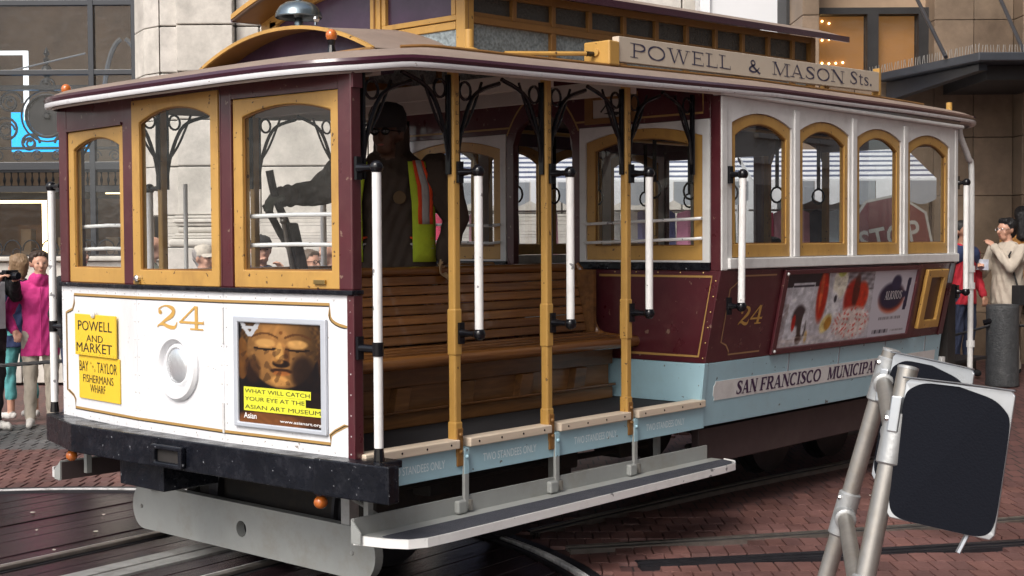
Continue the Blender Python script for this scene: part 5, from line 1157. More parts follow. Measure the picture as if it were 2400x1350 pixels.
MB(BG).box(-8.3, -4.7, 17.3, 17.4, 2.90, 2.93).box(-8.3, -4.7, 17.3, 17.4, 2.70, 2.725).box(-8.3, -4.7, 17.3, 17.42, 3.66, 3.72).build('screen_rail', 'shop_iron', scr)
q = MB(BG)
for k in range(14):
    a = -8.1+k*.25; s = 1 if k % 2 else -1
    q.tube([(x, 17.33, z) for x, _, z in scrollp(a, 2.815, .075, s)], .010, 5)
q.build('frieze_scrolls', 'shop_iron', scr)
for a, s in ((-5.62, 1),):
    MB(BG).lathe([(.05, 0), (.02, .06), (.075, .13), (.06, .2), (.02, .24), (.045, .30), (.012, .34), (.04, .38), (.005, .46)], (-5.97, 17.36, 3.75), (0, 0, 1), n=12).build('finial', 'shop_iron', scr, smooth=True)
for k in range(40):
    a = -8.2+k*.088
    if a > -4.72: break
    MB(BG).lathe([(.012, 0), (.008, .02), (.02, .07), (.008, .12), (.008, .15), (.014, .17)], (a, 17.1, 2.42), (0, 0, 1), n=6).build('baluster', 'shop_iron', sh)
MB(BG).box(-8.3, -4.7, 17.07, 17.13, 2.59, 2.62).build('baluster_rail', 'shop_iron', sh)
for a in (-8., -7., -6., -5.2):
    bgbox(a, a+.5, 18.2, 18.6, 6.42, 6.47, 'added_glow_panel', 'strip_light', sh); None  # unseen glowing panels added to brighten the shop interior
# low scroll railing on the ledge
q = MB(BG)
for k in range(16):
    a = -8.2+k*.23; q.tube([(a+.105*math.cos(x), 16.5, 1.60+.13*math.sin(x)) for x in [math.pi*t/10 for t in range(11)]], .009, 5)
    q.tube([(a+.05+.05*math.cos(x), 16.5, 1.585+.04*math.sin(x)) for x in [2*math.pi*t/10 for t in range(10)]], .006, 5, closed=True)
q.box(-8.3, -4.5, 16.48, 16.52, 1.535, 1.55)
q.build('ledge_railing', 'shop_iron', sh)
# pointed arch built in place of a reflection in the shop glass
q = MB(BG)
for s in (-1, 1): q.tube([(-5.42+s*.30*math.cos(R(t)), 18.9, 3.3+1.25*math.sin(R(t))**.9) for t in range(0, 88, 6)], .035, 6)
q.build('reflection_arch', 'canvas_grey', sh, smooth=True)
MB(BG).tube([(-6.6, 17.3, 3.86), (-5.45, 17.3, 4.12)], .012, 6).build('banner_rod', 'canvas_grey', sh)
MB(BG).box(-6.36, -6.30, 17.6, 17.63, 3.3, 4.2).box(-6.9, -6.36, 17.6, 17.63, 4.15, 4.2).build('lit_frame', mat('lit_white', (.8, .8, .8), emit=(.9, .95, 1), estr=1.2), sh)

# white rendered wall between the two buildings
ww = thing('white_wall', 'plain white rendered wall above the cable car roof', 'wall', BG(2.8, 15.4, 0))
mat('white_render', (.66, .67, .69), rough=.8, var=.04, vscale=1.5)
bgbox(2.24, 3.29, 15.2, 15.6, 0, 6.5, 'wall_face', 'white_render', ww); bgbox(2.13, 2.24, 15.15, 15.6, 0, 6.5, 'wall_edge', 'white_paint', ww, .006)

# tiled building with lit windows and steel canopy on the right
tbld = thing('tiled_building', 'tan tiled building with amber lit windows behind the right end of the cable car', 'building', BG(5, 14.3, 0))
F14 = BV(14.3)
aa = [3.03, 3.215]
for k in range(9): MB(F14).box(3.035, 3.21, .3+k*.62, .3+k*.62+.612, -.4, .25).build('tile', 'tile_tan', tbld, bev=.006)
for i in range(8):
    for j in range(10):
        a0, z0 = 3.225+i*.42, .28+j*.62
        if i < 3 and z0 > 2.9: continue
        dk = i >= 5
        MB(F14).box(a0+.003, a0+.417, z0+.003, z0+.617, -.35, .25 if dk else .0).build('tile', 'limestone' if dk and False else 'tile_tan', tbld, bev=.005)
bgbox(3.0, 7, 14.7, 15.2, 0, 7, 'backing', 'shop_dark', tbld)
bgbox(3.215, 4.49, 14.62, 14.70, 4.14, 6.5, 'window_head', 'shop_wall', tbld)
for a0, a1, z0, z1 in ((3.215, 4.49, 4.10, 4.17), (3.215, 4.49, 3.02, 3.08), (3.83, 3.95, 3.08, 4.10), (4.38, 4.49, 3.08, 4.10), (3.215, 3.235, 3.08, 4.10)): bgbox(a0, a1, 14.5, 14.62, z0, z1, 'window_frame', 'shop_dark', tbld)
for a0, a1 in ((3.235, 3.83), (3.95, 4.38)):
    MB(F14).poly([(a0, 3.08), (a1, 3.08), (a1, 4.1), (a0, 4.1)], -.26).build('pane', 'shop_glass', tbld)
    bgbox(a0, a1, 14.66, 14.69, 3.08, 4.1, 'lit_room', 'lit_orange', tbld)
for z in (4.03, 3.86, 3.60):
    for k in range(5 if z < 4 else 3): MB(F14).ball((3.30+k*.075, z+random.uniform(-.02, .02), -.34), .012, 8).build('bulb', 'bulb_warm', tbld)
cnp = thing('canopy', 'dark steel canopy with a row of bird spikes at top right', 'canopy', BG(5.5, 13.5, 3.3))
pl2 = [(3.80, 14.25), (4.36, 12.58), (8, 12.58), (8, 14.25)]
mat('canopy_steel', (.035, .04, .05), rough=.45, var=.2, coat=.1)
MB(BG).add([(a, d, z) for z in (3.34, 3.42) for a, d in pl2], [(3, 2, 1, 0), (4, 5, 6, 7), (0, 1, 5, 4), (1, 2, 6, 5), (2, 3, 7, 6), (3, 0, 4, 7)]).build('canopy_deck', 'canopy_steel', cnp, bev=.01)
MB(BG).add([(3.95, 14.2, 3.33), (4.42, 12.75, 3.33), (4.5, 12.75, 3.33), (4.05, 14.2, 3.33), (3.95, 14.2, 3.14), (4.42, 12.75, 3.27), (4.5, 12.75, 3.27), (4.05, 14.2, 3.14)], [(0, 1, 2, 3), (4, 7, 6, 5), (0, 4, 5, 1), (1, 5, 6, 2), (2, 6, 7, 3), (3, 7, 4, 0)]).build('canopy_rib', 'frame_steel', cnp)
MB(BG).box(4.55, 8, 12.9, 14.2, 3.2, 3.335).build('canopy_soffit', 'shop_dark', cnp)
q = MB(BG)
for k in range(46):
    t = k/45; a, d = 3.80+.56*t, 14.25-1.67*t; q.tube([(a, d, 3.42), (a+random.uniform(-.012, .012), d, 3.50)], .0035, 4)
for k in range(60): a = 4.37+k*.028; q.tube([(a, 12.6, 3.42), (a+random.uniform(-.012, .012), 12.6, 3.49)], .0032, 4)
q.build('bird_spikes', 'galvanised', cnp)['kind'] = 'stuff'
for p_, r_ in (((4.24, 14.25, 4.3), (4.19, 13.0, 3.43)), ((5.0, 14.0, 4.32), (4.83, 12.7, 3.43))): MB(BG).tube([p_, r_], .02, 8).build('tie_rod', 'frame_steel', cnp)

# upper storeys, unseen, added to block sky; buildings further along, out of the picture
def storeys(par, a0, a1, d0, z0, z1, m, wm='shop_dark'):
    bgbox(a0, a1, d0, d0+8, z0, z1, 'upper_wall', m, par); z = z0+1.0
    while z+2.2 < z1:
        a = a0+.8
        while a+1.3 < a1:
            wn = bgbox(a, a+1.3, d0-.03, d0+.02, z, z+2.1, 'upper_window', wm, par); bgbox(a-.1, a+1.4, d0-.15, d0-.002, z-.14, z-.02, 'upper_sill', m, wn); a += 2.5
        bgbox(a0, a1, d0-.25, d0-.002, z+2.5, z+2.7, 'string_course', m, par); z += 3.5
storeys(bl, -9, 3.4, 15.9, 6.62, 20, mat('upper_stone', (.50, .47, .42), rough=.8, var=.1, vscale=1.)); storeys(tbld, 3.03, 14, 14.6, 6.62, 24, mat('upper_tile', (.24, .175, .12), rough=.7, var=.1, vscale=1.))
bgbox(6.6, 14, 14.1, 15.2, 0, 6.61, 'side_wing', 'upper_tile', tbld)
nb = thing('corner_building', 'grey stone building further left along the street, outside the picture', 'building', BG(-17, 17, 0)); storeys(nb, -26, -9.15, 16.4, 0, 18, mat('corner_stone', (.38, .37, .35), rough=.8, var=.1, vscale=1.))
# ------------------------------------------------------------------ market stalls seen through the cabin
gcols = [(.65, .06, .14), (.8, .32, .50), (.12, .48, .50), (.62, .60, .58), (.35, .05, .07), (.12, .13, .3), (.55, .5, .12), (.6, .3, .35), (.05, .05, .06), (.42, .5, .55)]
for i, c in enumerate(gcols): mat('garment_%d' % i, c, rough=.9, bump=.3, bscale=8, var=.2)
GN = ['crimson', 'pink', 'teal', 'off-white', 'dark red', 'navy', 'mustard', 'rose', 'black', 'pale blue']
names = ['leftmost', 'middle', 'rightmost']
for s, (a0, a1) in enumerate(((-.9, .72), (.84, 2.30), (2.34, 4.12))):
    g = max(ground_h((a0+a1)/2, 13.4), 0)
    st = thing('market_stall', '%s of three white striped market stalls seen through the cable car' % names[s], 'market stall', BG((a0+a1)/2, 13.5, 0), 'striped market stalls')
    MB(BG).add([(a0, 13.05, 2.25), (a1, 13.05, 2.25), (a1, 14.1, 2.62), (a0, 14.1, 2.62), (a0, 13.05, 2.27), (a1, 13.05, 2.27), (a1, 14.1, 2.64), (a0, 14.1, 2.64)], [(0, 3, 2, 1), (4, 5, 6, 7), (0, 1, 5, 4), (1, 2, 6, 5), (2, 3, 7, 6), (3, 0, 4, 7)]).build('awning', 'canvas_white', st)
    for k in range(6):
        d = 13.12+k*.16; z = 2.27+(d-13.05)*.3524
        MB(BG).add([(a0+.002, d, z+.001), (a1-.002, d, z+.001), (a1-.002, d+.055, z+.0204), (a0+.002, d+.055, z+.0204), (a0+.002, d, z+.004), (a1-.002, d, z+.004), (a1-.002, d+.055, z+.0234), (a0+.002, d+.055, z+.0234)], [(0, 3, 2, 1), (4, 5, 6, 7), (0, 1, 5, 4), (1, 2, 6, 5), (2, 3, 7, 6), (3, 0, 4, 7)]).build('stripe', 'canvas_blue', st)
    n = 6; wv = (a1-a0)/n
    for k in range(n):
        b0 = a0+k*wv+.004; b1 = b0+wv-.008
        pl_ = [(b0, 2.25), (b0, 2.07)]+[(b0+(b1-b0)*t, 2.07-.05*math.sin(math.pi*t)) for t in (.15, .35, .5, .65, .85)]+[(b1, 2.07), (b1, 2.25)]
        MB(BV(13.04)).prism(pl_, 0, .006).build('scallop', 'canvas_grey' if k % 2 else 'canvas_white', st)
    for a in (a0+.04, a1-.04):
        for d in (13.1, 14.05): MB(BG).tube([(a, d, 0), (a, d, 2.26 if d < 13.5 else 2.6)], .018, 8).build('stall_post', 'black_iron', st)
    tb_ = MB(BG).box(a0+.1, a1-.1, 13.15, 13.9, .8, .85).build('stall_table', 'canvas_grey', st); MB(BG).box(a0+.1, a1-.1, 13.14, 13.145, g, .8).build('table_skirt', 'canvas_blue', st)
    MB(BG).tube([(a0+.04, 13.5, 1.98), (a1-.04, 13.5, 1.98)], .012, 6).build('hanging_rail', 'steel_rail', st)
    for k in range(4 if s < 1 else 9):
        a = a0+.12+k*(a1-a0-.2)/(4 if s < 1 else 9); wd = random.uniform(.12, .2); z0 = random.uniform(1.1, 1.4)
        go = MB(BG).add([(a, 13.48, 1.95), (a+wd*.5, 13.46, 1.985), (a+wd, 13.48, 1.95), (a+wd*1.1, 13.46, z0), (a+wd*.55, 13.42, z0-.03), (a-wd*.08, 13.46, z0), (a, 13.53, 1.95), (a+wd*.5, 13.54, 1.985), (a+wd, 13.53, 1.95), (a+wd*1.1, 13.55, z0), (a+wd*.55, 13.58, z0-.03), (a-wd*.08, 13.55, z0)],
            [(0, 1, 4, 5), (1, 2, 3, 4), (6, 11, 10, 7), (7, 10, 9, 8), (0, 5, 11, 6), (2, 8, 9, 3), (3, 9, 10, 4), (4, 10, 11, 5), (0, 6, 7, 1), (1, 7, 8, 2)]).build('garment', 'garment_%d' % random.randrange(10), None, bev=.01)
        cn = go.data.materials[0].name; tag(go, '%s garment, %s along the rail of the %s stall' % (GN[int(cn[-1])], ['first', 'second', 'third', 'fourth', 'fifth', 'sixth', 'seventh', 'eighth', 'ninth'][k], names[s]), 'garment', 'garments on the %s stall' % names[s])
# stop sign leaning by the stalls
stp = thing('stop_sign', 'red octagonal stop sign tilted behind the rear cabin windows', 'sign', BG(3.6, 12.75, 0))
SS = Fr(BG(3.58, 12.72, 1.70), RH*math.cos(R(12))+Vector((0, 0, 1))*math.sin(R(12)), Vector((0, 0, 1))*math.cos(R(12))-RH*math.sin(R(12)))
mat('sign_red', (.11, .011, .016), rough=.4)  # dulled red and letter grey: dimming by window reflections put into the colours
oc = lambda r: [(r*math.cos(R(22.5+45*k)), r*math.sin(R(22.5+45*k))) for k in range(8)]
MB(SS).prism(oc(.42), -.01, 0).build('sign_plate', mat('sign_letter', (.34, .34, .32), rough=.5), stp); MB(SS).prism(oc(.395), .0005, .002).build('sign_field', 'sign_red', stp)
sans(MB(SS), 'STOP', -.29, .29, 0, .23, .003, .012).build('lettering', mat('sign_letter', (.34, .34, .32), rough=.5), stp)
MB(BG).tube([(3.60, 12.76, .2), (3.60, 12.76, 1.9)], .025, 8).build('sign_post', 'galvanised', stp)

# ------------------------------------------------------------------ bollards, cable, barricade
def bollard(a, d, label):
    g = ground_h(a, d)-.02
    t = thing('bollard', label, 'bollard', BG(a, d, g), 'cast street bollards')
    MB(BG).lathe([(.155, 0), (.158, .02), (.152, .05), (.150, .72), (.152, .75), (.148, .765), (.14, .77)], (a, d, g), n=28).build('shaft', 'bollard_grey', t, smooth=True)
    MB(BG).lathe([(.145, .7705), (.10, .775), (.02, .776)], (a, d, g), n=24).build('cap', 'bollard_grey', t, smooth=True)
    MB(BG).tube([(a-.19, d-.02, g+.60), (a-.12, d-.05, g+.62)], [.028, .03], 10).build('chain_eye', 'black_iron', t)
    return t
bollard(4.68, 12.8, 'dark grey cylindrical bollard in front of the woman in the beige jacket')
bollard(3.0, 12.5, 'dark grey bollard hidden behind the rear of the cable car')
bollard(-5.6, 11.3, 'dark grey bollard at the left end of the black cable')
bollard(-3.15, 11.6, 'dark grey bollard behind the left corner of the cable car')
def cable(p, q_, sag, label, r=.016):
    P = [Vector(p)+(Vector(q_)-Vector(p))*t/24 - Vector((0, 0, sag*4*(t/24)*(1-t/24))) for t in range(25)]
    q = MB(BG)
    for k in range(3): 
        pts = []
        for i in range(97):
            t = i/96*24; j = min(int(t), 23); c = P[j].lerp(P[j+1], t-j); ph = i*.55+k*2.094; pts.append((c.x, c.y+r*.55*math.cos(ph), c.z+r*.55*math.sin(ph)))
        q.tube(pts, r*.62, 5)
    return tag(q.build('cable', 'rope_black', smooth=True), label, 'cable')
cable((-5.6, 11.3, .60), (-3.2, 11.6, .72), .02, 'thick black twisted cable strung in front of the people at left')
cable((3.1, 12.4, .70), (4.55, 12.75, .86), .06, 'short dark cable running from the bollard behind the white pipe', .012)
cable((4.82, 12.8, .85), (6.4, 12.9, .95), .03, 'dark cable leaving the right side of the bollard', .012)

br = thing('barricade', 'galvanised pipe barricade with two blacked-out aluminium sign panels in the foreground', 'barricade', BG(.7, 3.3, 0))
p1t, p1b = Vector((.916, 3.10, 1.372)), Vector((.595, 2.95, 0)); p2t, p2b = Vector((1.025, 3.62, 1.37)), Vector((.665, 3.72, 0))
def at(p, q_, z): t = (z-q_.z)/(p.z-q_.z); return q_+(p-q_)*t
for p, b in ((p1t, p1b), (p2t, p2b)):
    pr_ = MB(BG).tube([tuple(b), tuple(p)], .0235, 16).build('pipe', 'galvanised', br, smooth=True)
    ax = (p-b).normalized()
    MB(BG).lathe([(.0245, -.004), (.0245, .002), (.018, .004)], tuple(p), tuple(ax), n=16).build('pipe_cap', 'galv_fitting', pr_, smooth=True)
for z in (1.27, .90):
    c1, c2 = at(p1t, p1b, z-.06), at(p2t, p2b, z+.02)
    rg = MB(BG).tube([tuple(c2), tuple(c1)], .0215, 14).build('rung', 'galvanised', br, smooth=True)
    for c, p, b in ((c1, p1t, p1b), (c2, p2t, p2b)):
        ax = (p-b).normalized(); MB(BG).lathe([(.026, -.062), (.030, -.058), (.030, .058), (.026, .062)], tuple(c), tuple(ax), n=16).build('tee_fitting', 'galv_fitting', rg, smooth=True)
        dv = ((c2-c1) if c is c1 else (c1-c2)).normalized(); MB(BG).lathe([(.029, 0), (.029, .052), (.024, .056)], tuple(c), tuple(dv), n=16).build('tee_branch', 'galv_fitting', rg, smooth=True)
        MB(BG).ball(tuple(c+ax*.05+Vector((-.028, -.01, 0))), .008, 8).build('grub_screw', 'chrome', rg)
def panel(TL, TRr, BR, BL, patch):
    TL, TRr, BR, BL = map(Vector, (TL, TRr, BR, BL)); u = (TRr-TL); v = (TL-BL); nn = u.cross(v).normalized()
    class PF(Fr):
        def __init__(s): pass
        def __call__(s, x, y, c=0.): return BG(*(BL+(BR-BL)*x+(TL-BL)*y+((TRr-TL)-(BR-BL))*x*y-nn*c))
    sgn = -1 if nn.y > 0 else 1
    f = PF(); c = lambda v_: v_*(-sgn)*-1
    r_ = .035; rr = [(r_, 0), (1-r_, 0), (1, r_), (1, 1-r_), (1-r_, 1), (r_, 1), (0, 1-r_), (0, r_)]
    ph = MB(f).prism(rr, -.004, .004).build('sign_panel', 'aluminium', br, bev=.002)
    for face in (1,):
        P = []
        for k in range(72):
            t = 2*math.pi*k/72; cx_, sy_ = math.cos(t), math.sin(t); x = .5+.5*math.copysign(abs(cx_)**.28, cx_); y = .5+.5*math.copysign(abs(sy_)**.28, sy_)
            x = .002+.996*x; y = .002+(patch+.02)*y+.010*math.sin(t*5)*(y > .5)-.16*max(0, x-.5)*(y > .5)
            P.append((x, y))
        for sd_ in (-1, 1): MB(f).poly(P, sd_*.0052).build('black_patch', 'black_rubber', ph)
    MB(f).tube([(-.02, 1.0, -.01), (.5, 1.004, -.01), (1.0, 1.0, -.01)], .007, 8).build('top_edge', 'aluminium', ph, smooth=True)
    MB(f).box(-.10, .0, .60, .86, -.016, .016).build('clamp', 'aluminium', ph, bev=.003)
    return ph
panel((.905, 3.07, 1.352), (1.103, 2.93, 1.335), (1.056, 2.93, 1.005), (.852, 3.05, 1.036), .95)
panel((1.02, 3.58, 1.368), (1.185, 3.43, 1.335), (1.14, 3.43, 1.0), (.96, 3.58, 1.03), .93)
MB(BG).tube([(1.02, 2.98, 1.02), (.99, 2.97, .97)], .006, 6).build('panel_pin', 'aluminium', br)

# ------------------------------------------------------------------ unseen buildings across the street, added for reflections and to cut skylight
for bi, (x0, x1, y0, hh, lb) in enumerate(((-9, 8, -14, 26, 'unseen grey stone building added across the street behind the camera'), (8.4, 34, -15, 32, 'unseen pale building added across the street behind the camera'))):
    ob = thing('unseen_building', lb, 'building', ((x0+x1)/2, y0, 0))
    mw = mat('opposite_wall_%d' % bi, ((.30, .29, .27), (.50, .46, .40))[bi], rough=.8, var=.1, vscale=.6)
    MB().box(x0, x1, y0-8, y0, 0, hh).build('wall', mw, ob)
    fl = 0
    while 1.0+fl*3.6 < hh-2.5:
        for k in range(int((x1-x0)/2.6)):
            a = x0+.9+k*2.6; z = 1.0+fl*3.6
            wn = MB().box(a, a+1.4, y0-.02, y0+.03, z, z+2.2).build('window', 'shop_dark', ob); MB().box(a-.1, a+1.5, y0, y0+.15, z-.15, z-.02).build('sill', mw, wn)
        MB().box(x0, x1, y0, y0+.25, 3.75+fl*3.6, 3.95+fl*3.6).build('cornice', mw, ob); fl += 1

st0 = bpy.data.objects['market_stall']  # unseen stall copies added so the cabin windows have something to reflect
for i, (x, y) in enumerate(((6.6, -7.5), (9.4, -7.8), (12.2, -8.1))):
    def fn(c, x=x, y=y, i=i):
        c.location = (x, y, 0); c.rotation_euler = (0, 0, math.pi-(YAW-math.pi/2)+(YAW-math.pi/2)*0); c['label'] = '%s of three unseen white striped stalls added behind the camera for reflections' % ['nearest', 'middle', 'farthest'][i]; c['group'] = 'striped market stalls'
    copy_tree(st0, None, fn)

# ------------------------------------------------------------------ people
def capsule(mb, p, q, r0, r1, flat=1., n=14, base=False):
    p, q = Vector(p), Vector(q); ax = (q-p); L_ = ax.length
    if L_ < 1e-6: ax = Vector((0, 0, 1)); L_ = 0.
    else: ax = ax/L_
    prof = [(max(.0005, r0*math.sin(R(a))), -r0*math.cos(R(a))) for a in (0, 30, 60)]+[(r0, 0)]+([(r1, L_)] if L_ else [])+[(max(.0005, r1*math.sin(R(a))), L_+r1*math.cos(R(a))) for a in (60, 30, 0)]
    if base: prof = [(.0005, 0), (r0*.55, 0)]+prof[3:]
    tmp = MB(); tmp.lathe(prof, p, ax, n=n); my = (p.y+q.y)/2
    mb.add([(v.x, my+(v.y-my)*flat, v.z) for v in tmp.v], tmp.f)
SKIN = {'light': (.55, .30, .21), 'dark': (.095, .048, .03), 'tan': (.40, .21, .14)}
for k_, c_ in SKIN.items(): mat('skin_'+k_, c_, rough=.5, var=.12, vscale=20)
def cloth(nm, c): return mat('cloth_'+nm, c, rough=.85, var=.18, vscale=7, bump=.5, bscale=14)
for nm, c in (('pink', (.56, .035, .21)), ('navy', (.022, .035, .10)), ('teal', (.10, .36, .37)), ('khaki', (.45, .40, .33)), ('black', (.012, .012, .014)), ('jacket_brown', (.045, .030, .022)), ('beige', (.47, .41, .34)), ('bluegrey', (.24, .30, .38)), ('red', (.42, .015, .03)), ('denim', (.03, .04, .08)), ('tan_coat', (.36, .17, .045)), ('white_shoe', (.6, .58, .55)), ('sole', (.5, .48, .45)), ('cap_beige', (.52, .47, .40)), ('cap_black', (.016, .016, .018)), ('cap_grey', (.12, .14, .17)), ('stripe', (.5, .5, .52)), ('lime', (.40, .52, .025)), ('orange', (.72, .07, .015)), ('silver', (.35, .34, .34)), ('glove', (.38, .26, .14)), ('olive', (.07, .075, .055))):  # lime darkened; the shade inside the car is put into its colour
    cloth(nm, c)
for nm, c in (('blond', (.22, .14, .075)), ('brown', (.035, .018, .011)), ('black', (.008, .007, .008)), ('grey', (.30, .28, .27)), ('grey_brown', (.12, .085, .06))): mat('hair_'+nm, c, rough=.55, bump=.6, bscale=60, stretch=(1, 1, .25))
mat('eye_dark', (.02, .015, .012), rough=.2); mat('lip', (.32, .10, .08), rough=.5)

def person(label, base, f, H_=1.68, top='black', pants='denim', hair='brown', skin='light', shoes='white_shoe', arms=None, hair_style='short', coat=.82, bulk=1., cap=None, glasses=False, lean=(0, 0), look=(0, 0), vox=.012, stride=.0, extra=None, collar=False, pantlen=.1, vest=False, name='person', group=None, shirt=None, neck_top=None, armr=1., hood=False):
    f = Vector((f[0], f[1], 0)).normalized(); rt = f.cross(Vector((0, 0, 1))); s = H_/1.75; base = Vector(base)
    root = thing(name, label, 'person', base, group)
    fr = Fr(base, rt, f, (0, 0, 1))
    lx, ly = lean
    def ln(p):    # lean grows with height above the hips
        k = max(0, p[2]-.95)/.8; return (p[0]+lx*k, p[1]+ly*k, p[2])
    prims = []; bases = []
    def P(p, q, r0, r1, m, flat=1., l=True, base=False):
        p2, q2 = (ln(p), ln(q)) if l else (p, q)
        prims.append((Vector(p2)*s, Vector(q2)*s, r0*s, r1*s, flat, m)); bases.append(base)
    ct = 'cloth_'+top; cp = 'cloth_'+pants; sk_ = 'skin_'+skin; hr = 'hair_'+hair; b = bulk
    # legs
    for sd_, st in ((-1, stride), (1, -stride)):
        hip, kn, an = (sd_*.09, 0, .92), (sd_*.10, .02+st*.5, .50), (sd_*.105, -.03+st, .09)
        P(hip, kn, .098*b, .068, cp); P(kn, (an[0], an[1], max(pantlen, .09)), .066, .055 if pantlen < .12 else .058, cp)
        if pantlen > .12: P((an[0], an[1], pantlen), an, .042, .038, sk_)
        P((an[0], an[1]-.02, .05), (an[0]+sd_*.015, an[1]+.17, .038), .045, .036, 'cloth_'+shoes)
    # torso
    P((0, 0, coat), (0, 0, 1.08), .188*b, .165*b, ct, .72, True, True)
    P((0, 0, .90), (0, 0, .98), .14*b, .15*b, cp, .75)
    P((0, 0, 1.02), (0, .0, 1.30), .158*b, .182*b, ct, .64)
    P((-.13*b, 0, 1.385), (.13*b, 0, 1.385), .085, .085, ct, .85); P((-.05, -.01, 1.43), (.05, -.01, 1.43), .075, .075, ct, .9)
    if collar: P((-.02, .01, 1.475), (.02, .01, 1.475), .082, .082, ct); P((0, .05, 1.45), (0, .07, 1.50), .06, .055, ct)
    if hood: P((-.05, -.07, 1.47), (.05, -.07, 1.47), .085, .085, ct); P((0, -.05, 1.55), (0, -.05, 1.66), .105, .10, ct)
    # head
    hx, hy = look; hc = Vector((hx*.05, .02+hy*.03, 0))
    def HP(p, q, r0, r1, m, flat=1.): P((p[0]+hc.x, p[1]+hc.y, p[2]), (q[0]+hc.x, q[1]+hc.y, q[2]), r0, r1, m, flat)
    yaw_ = hx
    def rot(p): c, sn = math.cos(-yaw_), math.sin(-yaw_); return (p[0]*c-p[1]*sn, p[0]*sn+p[1]*c, p[2])
    def HR(p, q, r0, r1, m, flat=1.): HP(rot(p), rot(q), r0, r1, m, flat)
    P((0, -.01, 1.44), (hc.x, hc.y-.01, 1.56), .056, .054, sk_)
    HR((0, -.015, 1.655), (0, .015, 1.655), .082, .078, sk_); HR((0, .03, 1.63), (0, .045, 1.575), .062, .048, sk_)
    HR((-.02, .045, 1.555), (.02, .045, 1.555), .034, .034, sk_); HR((0, .09, 1.645), (0, .112, 1.61), .012, .017, sk_)
    HR((-.03, .068, 1.668), (.03, .068, 1.668), .020, .020, sk_)
    for sd_ in (-1, 1): HR((sd_*.083, -.01, 1.645), (sd_*.086, -.015, 1.612), .018, .012, sk_); HR((sd_*.04, .062, 1.61), (sd_*.035, .06, 1.59), .026, .024, sk_)
    if hair_style == 'bald': HR((0, -.06, 1.63), (0, -.05, 1.60), .062, .05, hr)
    else:
        HR((-.02, -.03, 1.69), (.02, -.03, 1.69), .084, .084, hr); HR((0, -.06, 1.64), (0, -.045, 1.59), .072, .05, hr)
        HR((-.035, .04, 1.728), (.035, .04, 1.728), .030, .030, hr)
        for sd_ in (-1, 1): HR((sd_*.07, .0, 1.70), (sd_*.08, -.02, 1.65), .028, .020, hr)
        if hair_style == 'bob':
            HR((0, -.065, 1.66), (0, -.06, 1.56), .082, .062, hr)
            for sd_ in (-1, 1): HR((sd_*.075, -.01, 1.69), (sd_*.078, -.02, 1.58), .034, .030, hr)
        if hair_style == 'long':
            HR((-.03, -.07, 1.66), (-.03, -.10, 1.42), .08, .06, hr); HR((.03, -.07, 1.66), (.03, -.10, 1.42), .08, .06, hr)
        if hair_style == 'full':
            HR((0, -.045, 1.685), (0, -.06, 1.61), .098, .07, hr); HR((-.04, .035, 1.735), (.04, .03, 1.74), .036, .036, hr)
    # arms: elbow and hand positions for right (-> image-left when facing us) and left
    arms = arms or {}
    for sd_, key in ((1, 'R'), (-1, 'L')):
        el, hd = arms.get(key, ((.27, -.03, 1.12), (.26, .08, .90)))
        g = (lambda p: (sd_*p[0], p[1], p[2])) if key not in arms else (lambda p: (p[0], p[1], p[2]))
        sh_ = ln((sd_*.185*b, 0, 1.395)); e, h_ = Vector(ln(g(el)) if key not in arms else el), Vector(ln(g(hd)) if key not in arms else hd)
        P(sh_, e, .070*b*armr, .055*armr, ct, 1., False); w_ = e+(h_-e)*.90; P(e, w_, .054*armr, .044*armr, ct, 1., False)
        hm = (extra or {}).get('glove_'+key, sk_)
        dv = (h_-e).normalized(); pv = dv.cross(Vector((0, 0, 1)))
        if pv.length < .2: pv = Vector((1, 0, 0))
        pv.normalize(); up = pv.cross(dv)
        P(w_, h_, .028, .030, hm, 1., False); P(h_-pv*.018, h_+pv*.018+dv*.035, .022, .022, hm, 1., False)
        cu = (extra or {}).get('curl', .03)
        for k in range(4):
            o_ = pv*(-.031+.021*k); k1 = h_+o_+dv*.055; l_ = (.034, .042, .04, .03)[k]; k2 = k1+dv*l_*.8-up*cu*.5; k3 = k2+dv*l_*.45-up*cu
            P(k1-dv*.02, k2, .0112, .0100, hm, 1., False); P(k2, k3, .0100, .0088, hm, 1., False)
        P(h_-pv*.03, h_-pv*.055+dv*.035-up*.012, .0130, .0105, hm, 1., False); P(h_-pv*.055+dv*.035-up*.012, h_-pv*.05+dv*.062-up*.02, .0105, .009, hm, 1., False)
    q = MB()
    for (p, q_, r0, r1, fl, m), bs in zip(prims, bases): capsule(q, p, q_, r0, r1, fl, base=bs)
    me = bpy.data.meshes.new('body'); me.from_pydata([tuple(v) for v in q.v], [], q.f); me.update()
    o = bpy.data.objects.new('body', me); COL.objects.link(o)
    md = o.modifiers.new('r', 'REMESH'); md.mode = 'VOXEL'; md.voxel_size = vox
    sm = o.modifiers.new('s', 'SMOOTH'); sm.factor = .5; sm.iterations = 2
    dg = bpy.context.evaluated_depsgraph_get(); nm_ = bpy.data.meshes.new_from_object(o.evaluated_get(dg)); o.modifiers.clear(); o.data = nm_; bpy.data.meshes.remove(me)
    n = len(nm_.vertices); co = np.empty(n*3, np.float32); nm_.vertices.foreach_get('co', co); co = co.reshape(-1, 3)
    nf = len(nm_.polygons); fc = np.empty(nf*3, np.float32); nm_.polygons.foreach_get('center', fc); fc = fc.reshape(-1, 3)
    best = np.full(nf, 1e9); idx = np.zeros(nf, int); mats_ = []
